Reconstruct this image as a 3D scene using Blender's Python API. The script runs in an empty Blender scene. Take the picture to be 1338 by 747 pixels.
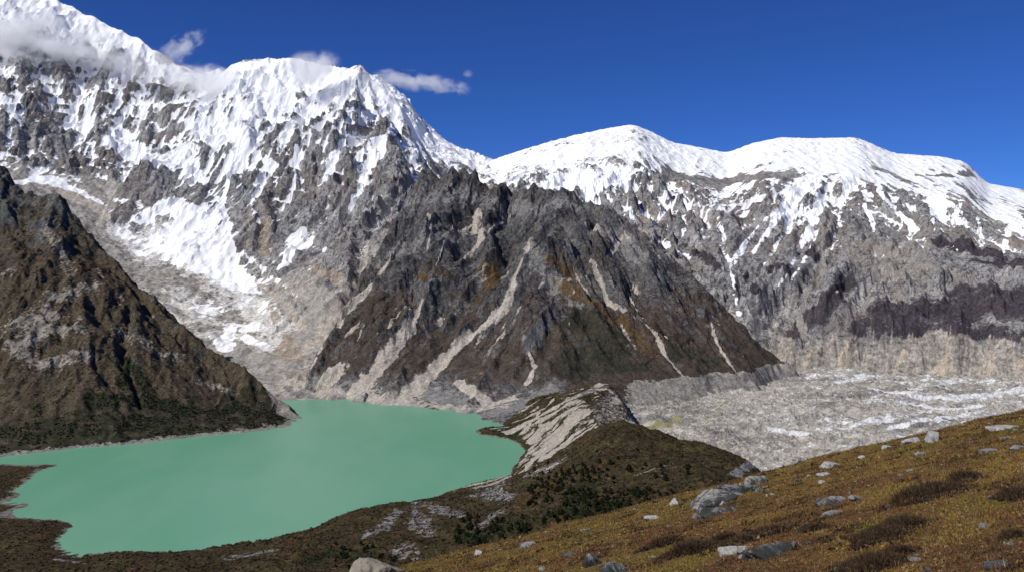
import bpy, math, random
import numpy as np
from mathutils import Vector

# ------------------------------------------------------------------ scale
# metres; lake level z = 0; the viewpoint stands 400 m above the lake, looking along +Y
F, CX, HOR, EYE = 1113.0, 669.0, 330.0, 400.0
SUN = Vector((-0.58, -0.43, 0.73)).normalized()
scene = bpy.context.scene
COL = scene.collection
RNG = np.random.default_rng(7)

def P(px, py, Y):                       # bearing, elevation, distance -> metres
    return ((px - CX) / F * Y, Y, EYE + (HOR - py) / F * Y)
def shore(px, py, z=0.0):               # a point at height z seen under that bearing
    Y = (EYE - z) * F / (py - HOR)
    return ((px - CX) / F * Y, Y, z)

# ------------------------------------------------------------------ noise
def _hash(ix, iy, seed):
    h = (ix.astype(np.int64) * 374761393 + iy.astype(np.int64) * 668265263 + seed * 1442695041) & 0xFFFFFFFF
    h = ((h ^ (h >> 13)) * 1274126177) & 0xFFFFFFFF
    return (h ^ (h >> 16)) & 0xFFFFFFFF
def gnoise(x, y, seed=0):
    x0 = np.floor(x); y0 = np.floor(y); fx = x - x0; fy = y - y0
    u = fx * fx * fx * (fx * (fx * 6 - 15) + 10); v = fy * fy * fy * (fy * (fy * 6 - 15) + 10)
    def g(dx, dy):
        a = _hash(x0 + dx, y0 + dy, seed).astype(np.float64) * (2 * math.pi / 4294967296.0)
        return np.cos(a) * (fx - dx) + np.sin(a) * (fy - dy)
    n = (g(0, 0) * (1 - u) + g(1, 0) * u) * (1 - v) + (g(0, 1) * (1 - u) + g(1, 1) * u) * v
    return n * 1.5
def fbm(x, y, scale, octv=5, gain=0.5, seed=0):
    s = 0.0; a = 1.0; t = 0.0; f = 1.0 / scale
    for k in range(octv):
        s = s + a * gnoise(x * f + 17.3 * k, y * f - 9.1 * k, seed + k); t += a; a *= gain; f *= 2.03
    return s / t
def ridged(x, y, scale, octv=5, gain=0.5, seed=0):
    s = 0.0; a = 1.0; t = 0.0; f = 1.0 / scale; w = 1.0
    for k in range(octv):
        n = 1 - np.abs(gnoise(x * f + 5.7 * k, y * f + 3.3 * k, seed + k)); n = n * n * w
        w = np.clip(n * 1.6, 0, 1); s = s + a * n; t += a; a *= gain; f *= 2.03
    return s / t
def blur(Z, r):
    for ax in (0, 1):
        for _ in range(2):
            p = np.pad(Z, [(r + 1, r) if a == ax else (0, 0) for a in (0, 1)], mode='edge')
            c = np.cumsum(p, axis=ax)
            n = 2 * r + 1
            Z = (c[n:] - c[:-n]) / n if ax == 0 else (c[:, n:] - c[:, :-n]) / n
    return Z
def sst(a, b, x):
    t = np.clip((x - a) / (b - a), 0, 1); return t * t * (3 - 2 * t)

# ------------------------------------------------------------------ terrain pieces
def tps(pts):                           # smooth sheet through surveyed points
    p = np.array(pts, float); n = len(p); sc = 500.0
    xy = p[:, :2] / sc
    def U(r2): return np.where(r2 > 1e-12, r2 * np.log(r2 + 1e-12), 0)
    d = ((xy[:, None] - xy[None]) ** 2).sum(-1)
    A = np.zeros((n + 3, n + 3)); A[:n, :n] = U(d) + np.eye(n) * 2e-3
    A[:n, n] = 1; A[:n, n + 1:] = xy; A[n, :n] = 1; A[n + 1:, :n] = xy.T
    w = np.linalg.solve(A, np.concatenate([p[:, 2], np.zeros(3)]))
    def f(X, Y):
        x = X / sc; y = Y / sc; Z = w[n] + w[n + 1] * x + w[n + 2] * y
        for k in range(n): Z = Z + w[k] * U((x - xy[k, 0]) ** 2 + (y - xy[k, 1]) ** 2)
        return Z
    return f

def spurs(lines, rng, step, length, slope, lvl=2, drop=0.8, out=None, toward=None):
    """Side ribs that leave each crest line and run down its flanks."""
    if out is None: out = list(lines)
    kids = []
    for (pts, s) in lines:
        for (a, b) in zip(pts[:-1], pts[1:]):
            a = np.array(a); b = np.array(b); L = np.hypot(*(b - a)[:2])
            if L < 1: continue
            d = (b - a) / L
            m = max(1, int(L / step + rng.random() * 0.8))
            for k in range(m):
                t = (k + rng.random()) / m
                for side in (-1, 1):
                    if rng.random() < 0.18: continue
                    ang = math.radians(rng.uniform(48, 80))
                    dd = d[:2] * (1 if d[2] < 0 else -1)
                    n = np.array([-dd[1], dd[0]]) * side
                    v = dd * math.cos(ang) + n * math.sin(ang)
                    l = length * rng.uniform(0.5, 1.25)
                    p = a + (b - a) * t; q = [(p[0], p[1], p[2] - slope * 6)]
                    cur = np.array(q[0], float); nseg = 3
                    for j in range(nseg):
                        tw = rng.uniform(-0.35, 0.35)
                        v = np.array([v[0] * math.cos(tw) - v[1] * math.sin(tw), v[0] * math.sin(tw) + v[1] * math.cos(tw)])
                        cur = cur + np.array([v[0], v[1], -slope * drop * rng.uniform(0.75, 1.2)]) * (l / nseg)
                        q.append(tuple(cur))
                    kids.append((q, s * rng.uniform(1.05, 1.25)))
    out.extend(kids)
    if lvl > 1: spurs(kids, rng, step * 0.55, length * 0.42, slope * 1.1, lvl - 1, drop, out)
    return out

def raise_ridges(X, Y, Z, lines, zmin, x0, y0, dx):
    H = Z.copy(); ny, nx = X.shape
    for (pts, s) in lines:
        for (a, b) in zip(pts[:-1], pts[1:]):
            R = (max(a[2], b[2]) - zmin) / s
            if R <= 0: continue
            R = min(R, 2500)
            i0 = max(0, int((min(a[0], b[0]) - R - x0) / dx)); i1 = min(nx, int((max(a[0], b[0]) + R - x0) / dx) + 2)
            j0 = max(0, int((min(a[1], b[1]) - R - y0) / dx)); j1 = min(ny, int((max(a[1], b[1]) + R - y0) / dx) + 2)
            if i1 <= i0 or j1 <= j0: continue
            x = X[j0:j1, i0:i1]; y = Y[j0:j1, i0:i1]
            ex, ey = b[0] - a[0], b[1] - a[1]; L2 = ex * ex + ey * ey + 1e-9
            t = np.clip(((x - a[0]) * ex + (y - a[1]) * ey) / L2, 0, 1)
            d = np.hypot(x - a[0] - t * ex, y - a[1] - t * ey)
            z = a[2] + (b[2] - a[2]) * t - s * d
            np.maximum(H[j0:j1, i0:i1], z, out=H[j0:j1, i0:i1])
    return H

def erode(Z, dx, n, rng, steps=48, batches=8, erod=0.25, cap=3.0, weight=None):
    """Rain drops that carve gullies and leave fans. Returns the new heights and how often water passed."""
    H = Z / dx; ny, nx = H.shape; flow = np.zeros(ny * nx)
    for _ in range(batches):
        m = n // batches
        if weight is not None:
            idx = rng.choice(ny * nx, m, p=weight); px = idx % nx + rng.random(m) - 0.5; py = idx // nx + rng.random(m) - 0.5
        else: px = rng.random(m) * (nx - 4) + 2; py = rng.random(m) * (ny - 4) + 2
        px = np.clip(px, 1, nx - 3); py = np.clip(py, 1, ny - 3)
        vx = np.zeros(m); vy = np.zeros(m); sp = np.ones(m); wat = np.ones(m); sed = np.zeros(m)
        for s in range(steps):
            ix = px.astype(int); iy = py.astype(int); fx = px - ix; fy = py - iy
            k = iy * nx + ix; Hf = H.ravel()
            h00 = Hf[k]; h10 = Hf[k + 1]; h01 = Hf[k + nx]; h11 = Hf[k + nx + 1]
            gx = (h10 - h00) * (1 - fy) + (h11 - h01) * fy; gy = (h01 - h00) * (1 - fx) + (h11 - h10) * fx
            h = h00 * (1 - fx) * (1 - fy) + h10 * fx * (1 - fy) + h01 * (1 - fx) * fy + h11 * fx * fy
            vx = vx * 0.25 - gx * 0.75; vy = vy * 0.25 - gy * 0.75
            l = np.hypot(vx, vy) + 1e-9; vx /= l; vy /= l
            nxp = np.clip(px + vx, 1, nx - 3); nyp = np.clip(py + vy, 1, ny - 3)
            jx = nxp.astype(int); jy = nyp.astype(int); ex = nxp - jx; ey = nyp - jy; q = jy * nx + jx
            hn = Hf[q] * (1 - ex) * (1 - ey) + Hf[q + 1] * ex * (1 - ey) + Hf[q + nx] * (1 - ex) * ey + Hf[q + nx + 1] * ex * ey
            dh = hn - h
            c = np.maximum(-dh, 0.02) * sp * wat * cap
            dep = np.where((sed > c) | (dh > 0), np.where(dh > 0, np.minimum(dh, sed), (sed - c) * 0.3), 0)
            ero = np.where((sed > c) | (dh > 0), 0, np.minimum((c - sed) * erod, -dh))
            sed += ero - dep; amt = dep - ero
            D = np.bincount(np.concatenate([k, k + 1, k + nx, k + nx + 1]),
                            np.concatenate([amt * (1 - fx) * (1 - fy), amt * fx * (1 - fy), amt * (1 - fx) * fy, amt * fx * fy]), ny * nx)
            flow += np.bincount(k, wat, ny * nx)
            H += np.clip(D, -0.5, 0.5).reshape(ny, nx)
            sp = np.sqrt(np.clip(sp * sp - dh * 0.6, 0.05, 9)); wat *= 0.985
            px, py = nxp, nyp
    return H * dx, flow.reshape(ny, nx)

def facets(x, y, size, seed):
    """Broken rock: every cell is a tilted plane of its own."""
    X = x / size; Y = y / size; ix = np.floor(X); iy = np.floor(Y); best = np.full(X.shape, 9.0); out = np.zeros(X.shape)
    k = 1.0 / 4294967296.0
    for a in (-1, 0, 1):
        for b in (-1, 0, 1):
            cx = ix + a; cy = iy + b
            px = cx + _hash(cx, cy, seed) * k; py = cy + _hash(cx, cy, seed + 1) * k
            d = (X - px) ** 2 + (Y - py) ** 2; m = d < best
            t = (X - px) * (_hash(cx, cy, seed + 2) * k - .5) + (Y - py) * (_hash(cx, cy, seed + 3) * k - .5) + (_hash(cx, cy, seed + 4) * k - .5) * .5
            out = np.where(m, t, out); best = np.where(m, d, best)
    return out
def erode_soft(Z, dx, n, rng, f=2, keep=1.0, **k):
    """Erosion worked out at f times the spacing, so that gullies come out broad."""
    z = blur(Z, 1)[::f, ::f]; e, fl = erode(z, dx * f, n, rng, **k)
    def up(a):
        ny, nx = Z.shape; j = np.clip(np.arange(ny) / f, 0, a.shape[0] - 1.001); i = np.clip(np.arange(nx) / f, 0, a.shape[1] - 1.001)
        j0 = j.astype(int)[:, None]; i0 = i.astype(int)[None]; v = j[:, None] - j0; u = i[None] - i0
        return (a[j0, i0] * (1 - u) + a[j0, i0 + 1] * u) * (1 - v) + (a[j0 + 1, i0] * (1 - u) + a[j0 + 1, i0 + 1] * u) * v
    return Z + up(e - z) * keep, up(fl)
def ribs_along(X, Y, d, size, stretch, seed, octv=4):
    """Ribs and gullies that run along direction d."""
    n = math.hypot(*d); a, b = d[0] / n, d[1] / n
    u = X * b - Y * a; v = (X * a + Y * b) / stretch
    w = fbm(X, Y, size * 3, 3, .5, seed + 40) * size * .7
    return ridged(u + w, v, size, octv, .55, seed) - .5
def backfall(T, line, slope, gap=40):
    """Behind its crest a mountain falls away."""
    u = [CX + F * p[0] / p[1] for p in line]; y = [p[1] for p in line]
    yc = np.interp(T.X / T.Y * F + CX, u, y); T.Z = T.Z - slope * np.maximum(T.Y - yc - gap, 0)

class Terrain:
    def __init__(s, xr, yr, dx):
        s.x0, s.y0, s.dx = xr[0], yr[0], dx
        x = np.arange(xr[0], xr[1], dx); y = np.arange(yr[0], yr[1], dx)
        s.X, s.Y = np.meshgrid(x, y); s.Z = np.zeros_like(s.X); s.attr = {}
    def sample(s, x, y, Z=None):
        Z = s.Z if Z is None else Z
        fx = (np.asarray(x) - s.x0) / s.dx; fy = (np.asarray(y) - s.y0) / s.dx
        ny, nx = Z.shape
        ok = (fx >= 0) & (fy >= 0) & (fx < nx - 1) & (fy < ny - 1)
        fx = np.clip(fx, 0, nx - 1.001); fy = np.clip(fy, 0, ny - 1.001)
        i = fx.astype(int); j = fy.astype(int); u = fx - i; v = fy - j
        z = (Z[j, i] * (1 - u) + Z[j, i + 1] * u) * (1 - v) + (Z[j + 1, i] * (1 - u) + Z[j + 1, i + 1] * u) * v
        return np.where(ok, z, -1e4)
    def hit(s, px, py):                 # the point of this terrain seen under that bearing and elevation
        Y = np.arange(s.y0, s.y0 + s.dx * s.X.shape[0], s.dx * 0.5); X = (px - CX) / F * Y
        z = s.sample(X, Y); w = np.where(z > EYE + (HOR - py) / F * Y)[0]
        if len(w) == 0: return None
        k = w[0]; return np.array([X[k], Y[k], z[k]])
    def fit_crest(s, prof, zb, smooth=9):
        """Lift or lower the crest so that its height per bearing is the surveyed one."""
        px = np.array([p[0] for p in prof]); py = np.array([p[1] for p in prof])
        us = np.arange(px[0], px[-1] + 1, 2.0); ks = []
        Y = np.arange(s.y0, s.y0 + s.dx * (s.X.shape[0] - 1), s.dx)
        for u in us:
            z = s.sample((u - CX) / F * Y, Y); t = (z - EYE) / Y; k = int(np.argmax(t))
            want = (HOR - np.interp(u, px, py)) / F * Y[k] + EYE
            ks.append((want - zb) / max(z[k] - zb, 30.0))
        ks = np.clip(np.array(ks), 0.4, 2.2)
        pad = np.pad(ks, smooth, mode='edge'); ks = np.convolve(pad, np.ones(2 * smooth + 1) / (2 * smooth + 1), 'valid')
        k = np.interp(s.X / s.Y * F + CX, us, ks)
        s.Z = np.where(s.Z > zb, zb + (s.Z - zb) * (1 + (k - 1) * sst(0, 150, s.Z - zb)), s.Z)
    def dist(s, pts3, wid):
        """Distance in metres from every vertex to a line on the ground, as a share of the line's local width."""
        D = np.full(s.X.shape, 9.0)
        wm = max(wid) * 3
        for (a, b, wa, wb) in zip(pts3[:-1], pts3[1:], wid[:-1], wid[1:]):
            i0 = max(0, int((min(a[0], b[0]) - wm - s.x0) / s.dx)); i1 = int((max(a[0], b[0]) + wm - s.x0) / s.dx) + 2
            j0 = max(0, int((min(a[1], b[1]) - wm - s.y0) / s.dx)); j1 = int((max(a[1], b[1]) + wm - s.y0) / s.dx) + 2
            sl = (slice(j0, max(j1, 0)), slice(i0, max(i1, 0)))
            if s.X[sl].size == 0: continue
            e = b - a; L2 = (e * e).sum() + 1e-9
            wx = s.wx[sl]; wy = s.wy[sl]
            x = s.X[sl] + wx * wa; y = s.Y[sl] + wy * wa; z = s.Z[sl]
            t = np.clip(((x - a[0]) * e[0] + (y - a[1]) * e[1] + (z - a[2]) * e[2]) / L2, 0, 1)
            d = np.sqrt((x - a[0] - t * e[0]) ** 2 + (y - a[1] - t * e[1]) ** 2 + (z - a[2] - t * e[2]) ** 2)
            np.minimum(D[sl], d / (wa + (wb - wa) * t), out=D[sl])
        return D
    def prep(s, seed=3):
        sc = s.dx * 7
        s.wx = fbm(s.X, s.Y, sc, 3, .6, seed) * 0.9; s.wy = fbm(s.X, s.Y, sc, 3, .6, seed + 9) * 0.9
    def line(s, px):                    # [(px, py, half width in px)] -> ground points and widths in metres
        q = []; w = []
        for (a, b) in zip(px[:-1], px[1:]):
            n = max(1, int(math.hypot(b[0] - a[0], b[1] - a[1]) / 12))
            for k in range(n):
                t = k / n; h = s.hit(a[0] + (b[0] - a[0]) * t, a[1] + (b[1] - a[1]) * t)
                if h is not None: q.append(h); w.append((a[2] + (b[2] - a[2]) * t) * h[1] / F)
        h = s.hit(px[-1][0], px[-1][1])
        if h is not None: q.append(h); w.append(px[-1][2] * h[1] / F)
        if len(q) == 1: q = q * 2; w = w * 2
        return q, w
    def paint(s, name, px, amt=1.0, soft=0.7):
        q, w = s.line(px)
        if not q: return
        v = amt * (1 - sst(1 - soft, 1 + soft, s.dist(q, w)))
        A = s.attr.setdefault(name, np.zeros_like(s.Z))
        s.attr[name] = A + v if name == 'snow' else np.maximum(A, v)
    def mask(s, px, soft=.6):
        q, w = s.line(px)
        return 1 - sst(1 - soft, 1 + soft, s.dist(q, w)) if q else np.zeros_like(s.Z)
    def carve(s, px, depth):
        q, w = s.line(px)
        if q: s.Z = s.Z - depth * (1 - sst(0, 1.6, s.dist(q, w)))
    def slope(s):
        gy, gx = np.gradient(s.Z, s.dx); return np.hypot(gx, gy)
    def mesh(s, name, mat, keep=None, lo=-330, hi=1640, smooth=True):
        u = s.X / s.Y * F + CX
        k = (u > lo) & (u < hi)
        if keep is not None: k &= keep
        f = k[:-1, :-1] & k[1:, :-1] & k[:-1, 1:] & k[1:, 1:]
        ny, nx = s.X.shape; I = np.arange(ny * nx).reshape(ny, nx)
        Q = np.stack([I[:-1, :-1][f], I[:-1, 1:][f], I[1:, 1:][f], I[1:, :-1][f]], 1)
        used = np.unique(Q); rm = np.zeros(ny * nx, np.int64); rm[used] = np.arange(len(used))
        co = np.stack([s.X.ravel(), s.Y.ravel(), s.Z.ravel()], 1)[used]
        return make_mesh(name, co, rm[Q], mat, {a: v.ravel()[used] for a, v in s.attr.items()}, smooth=smooth)

def make_mesh(name, co, faces, mat, attrs=None, smooth=True, parent=None):
    co = np.asarray(co, np.float32); faces = np.asarray(faces, np.int32); n = faces.shape[1]
    me = bpy.data.meshes.new(name)
    me.vertices.add(len(co)); me.vertices.foreach_set('co', co.ravel())
    me.loops.add(faces.size); me.loops.foreach_set('vertex_index', faces.ravel())
    me.polygons.add(len(faces)); me.polygons.foreach_set('loop_start', np.arange(len(faces), dtype=np.int32) * n)
    if smooth: me.polygons.foreach_set('use_smooth', np.ones(len(faces), bool))
    else: me.polygons.foreach_set('use_smooth', np.zeros(len(faces), bool))
    me.update(calc_edges=True)
    for k, v in (attrs or {}).items():
        v = np.asarray(v, np.float32)
        if v.ndim == 2:
            at = me.attributes.new(k, 'FLOAT_COLOR', 'POINT'); at.data.foreach_set('color', v.ravel())
        else:
            at = me.attributes.new(k, 'FLOAT', 'POINT'); at.data.foreach_set('value', v)
    if mat: me.materials.append(mat)
    o = bpy.data.objects.new(name, me); COL.objects.link(o)
    if parent: o.parent = parent
    return o
def tag(o, label=None, cat=None, group=None, kind=None):
    for k, v in (('label', label), ('category', cat), ('group', group), ('kind', kind)):
        if v: o[k] = v
    return o

# ------------------------------------------------------------------ materials
def lin(r, g, b):
    f = lambda c: c / 12.92 if c <= 0.04045 else ((c + 0.055) / 1.055) ** 2.4
    return (f(r / 255), f(g / 255), f(b / 255), 1)
class Mat:
    def __init__(s, name, rough=0.9, spec=0.2):
        s.m = bpy.data.materials.new(name); s.m.use_nodes = True; s.t = s.m.node_tree; s.t.nodes.clear()
        s.out = s.n('ShaderNodeOutputMaterial'); s.b = s.n('ShaderNodeBsdfPrincipled')
        s.b.inputs['Roughness'].default_value = rough; s.b.inputs['Specular IOR Level'].default_value = spec
        s.l(s.b.outputs[0], s.out.inputs[0]); s.co = s.n('ShaderNodeTexCoord').outputs['Object']
    def n(s, t, **k):
        x = s.t.nodes.new(t)
        for a, v in k.items(): setattr(x, a, v)
        return x
    def l(s, a, b): s.t.links.new(a, b)
    def put(s, sock, v):
        if hasattr(v, 'links'): s.l(v, sock)
        else: sock.default_value = v
    def noise(s, size, detail=6, rough=0.6, stretch=None, dist=0.0, kind='FBM'):
        co = s.co
        if stretch:
            mp = s.n('ShaderNodeMapping'); mp.inputs['Scale'].default_value = stretch; s.l(co, mp.inputs[0]); co = mp.outputs[0]
        x = s.n('ShaderNodeTexNoise'); s.l(co, x.inputs['Vector']); x.inputs['Scale'].default_value = 1.0 / size
        x.inputs['Detail'].default_value = detail; x.inputs['Roughness'].default_value = rough; x.inputs['Distortion'].default_value = dist
        return x.outputs['Fac']
    def vor(s, size, feature='F1', out='Distance', rnd=1.0):
        x = s.n('ShaderNodeTexVoronoi', feature=feature); s.l(s.co, x.inputs['Vector']); x.inputs['Scale'].default_value = 1.0 / size
        x.inputs['Randomness'].default_value = rnd
        return x.outputs[out]
    def math(s, op, a, b=0.0, c=None, clamp=False):
        x = s.n('ShaderNodeMath', operation=op); x.use_clamp = clamp
        s.put(x.inputs[0], a); s.put(x.inputs[1], b)
        if c is not None: s.put(x.inputs[2], c)
        return x.outputs[0]
    def step(s, v, lo, hi, a=0.0, b=1.0):
        x = s.n('ShaderNodeMapRange', interpolation_type='SMOOTHSTEP'); s.put(x.inputs[0], v)
        for i, q in enumerate((lo, hi, a, b)): x.inputs[i + 1].default_value = q
        return x.outputs[0]
    def mix(s, f, a, b):
        x = s.n('ShaderNodeMix', data_type='RGBA'); s.put(x.inputs[0], f); s.put(x.inputs[6], a); s.put(x.inputs[7], b)
        return x.outputs[2]
    def ramp(s, f, stops):
        x = s.n('ShaderNodeValToRGB'); s.put(x.inputs[0], f); e = x.color_ramp.elements
        while len(e) < len(stops): e.new(0.5)
        for q, (p, c) in zip(e, stops): q.position = p; q.color = c
        return x.outputs[0]
    def att(s, name):
        x = s.n('ShaderNodeAttribute', attribute_name=name); return x.outputs['Fac']
    def attc(s, name):
        x = s.n('ShaderNodeAttribute', attribute_name=name); return x.outputs['Color']
    def bump(s, h, dist, strength=1.0, normal=None):
        x = s.n('ShaderNodeBump'); s.put(x.inputs['Height'], h); x.inputs['Distance'].default_value = dist; s.put(x.inputs['Strength'], strength)
        if normal: s.l(normal, x.inputs['Normal'])
        return x.outputs[0]
    def col(s, c): s.put(s.b.inputs['Base Color'], c)
    def nor(s, n): s.l(n, s.b.inputs['Normal'])

def C(r, g, b): return (r, g, b, 1)
def mountain_mat(name, rock, size, layers, bump=6.0, snow=True, tint=None, scatter=0.32):
    """rock: ramp stops; layers: (attribute, ramp stops, edge amount)."""
    m = Mat(name, 0.92, 0.15)
    big = m.noise(size * 9, 5, 0.6); mid = m.noise(size * 2.2, 9, 0.72, dist=0.6); fine = m.noise(size * 0.5, 6, 0.7)
    sp = m.noise(size * 0.22, 4, 0.7)
    v = m.math('ADD', m.math('MULTIPLY', big, 0.3), m.math('ADD', m.math('MULTIPLY', mid, 0.4), m.math('MULTIPLY', fine, 0.3)))
    v = m.math('ADD', m.math('MULTIPLY', m.math('SUBTRACT', v, .5), 1.7), .5)
    c = m.ramp(v, rock)
    if tint:
        c = m.mix(m.step(m.noise(size * 12, 5, 0.65), 0.47, 0.62), c, m.mix(0.6, c, tint))
    cr = m.math('ABSOLUTE', m.math('SUBTRACT', m.noise(size * 2.6, 7, 0.62, dist=1.2), .5))
    crack = m.step(cr, .0, .022, 1, 0)
    c = m.mix(m.math('MULTIPLY', crack, .6), c, tuple(x * .35 for x in rock[0][1][:3]) + (1,))
    hh = m.math('ADD', m.math('MULTIPLY', mid, 1.0), m.math('MULTIPLY', fine, 0.4))
    hh = m.math('ADD', hh, m.math('MULTIPLY', m.vor(size * 1.1), 0.3))
    hh = m.math('SUBTRACT', hh, m.math('MULTIPLY', crack, .25))
    rough = 1.0
    edge = m.math('ADD', m.math('MULTIPLY', m.noise(size * 1.0, 9, 0.75, dist=0.4), .6), m.math('MULTIPLY', m.noise(size * 4, 6, 0.65), .4))
    vv = m.math('ADD', m.math('MULTIPLY', mid, 0.45), m.math('MULTIPLY', fine, 0.55))
    vv = m.math('ADD', m.math('MULTIPLY', m.math('SUBTRACT', vv, .5), 1.7), .5)
    for (att, stops, amt) in layers:
        a = m.math('ADD', m.att(att), m.math('MULTIPLY', m.math('SUBTRACT', edge, 0.5), amt))
        f = m.step(a, 0.38, 0.62)
        c = m.mix(f, c, m.ramp(vv, stops))
        rough = m.math('MULTIPLY', rough, m.math('SUBTRACT', 1.0, m.math('MULTIPLY', f, 0.7)))
    x = m.n('ShaderNodeMix', data_type='RGBA', blend_type='MULTIPLY'); x.inputs[0].default_value = 1
    m.l(c, x.inputs[6]); m.l(m.ramp(sp, [(.3, C(.62, .62, .62)), (.5, C(1, 1, 1)), (.7, C(1.45, 1.45, 1.45))]), x.inputs[7]); c = x.outputs[2]
    if snow:
        e2 = m.math('ADD', m.math('MULTIPLY', m.noise(size * .8, 9, 0.8, dist=0.5), 0.66), m.math('MULTIPLY', m.noise(size * 3.2, 6, 0.66, stretch=(1, .3, .6)), 0.34))
        a = m.math('ADD', m.att('snow'), m.math('MULTIPLY', m.math('SUBTRACT', e2, 0.5), scatter * 6))
        f = m.step(a, 0.46, 0.54)
        sc = m.ramp(m.noise(size * 6, 5, 0.6), [(0.3, C(.80, .81, .83)), (0.6, C(.88, .885, .89))])
        c = m.mix(f, c, sc)
        rough = m.math('MULTIPLY', rough, m.math('SUBTRACT', 1.0, m.math('MULTIPLY', f, 0.8)))
    m.col(c)
    m.nor(m.bump(hh, bump, rough))
    return m.m
def coverage(score, Z, frac, step=45.0):
    """Turn a snow score into one whose share of snow at every height is frac."""
    out = np.zeros_like(score); b = np.floor(Z / step).astype(int)
    for k in np.unique(b):
        m = b == k; v = score[m]; r = np.empty(len(v)); r[np.argsort(v)] = np.arange(len(v)) / max(1, len(v) - 1)
        out[m] = r
    return .5 + (out - (1 - frac)) * 1.15
# ------------------------------------------------------------------ the snow mountain behind the lake
GREY = [(.30, C(.09, .09, .097)), (.44, C(.19, .187, .187)), (.54, C(.295, .286, .278)), (.66, C(.43, .415, .395))]
SCREE = [(.30, C(.20, .18, .155)), (.5, C(.36, .32, .275)), (.70, C(.50, .455, .40))]
DEBRIS = [(.30, C(.13, .122, .112)), (.46, C(.24, .225, .205)), (.58, C(.34, .318, .29)), (.72, C(.50, .475, .44))]
BROWN = [(.30, C(.022, .016, .012)), (.5, C(.052, .036, .024)), (.70, C(.095, .066, .042))]

def L(*pts): return [P(*p) for p in pts]

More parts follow.
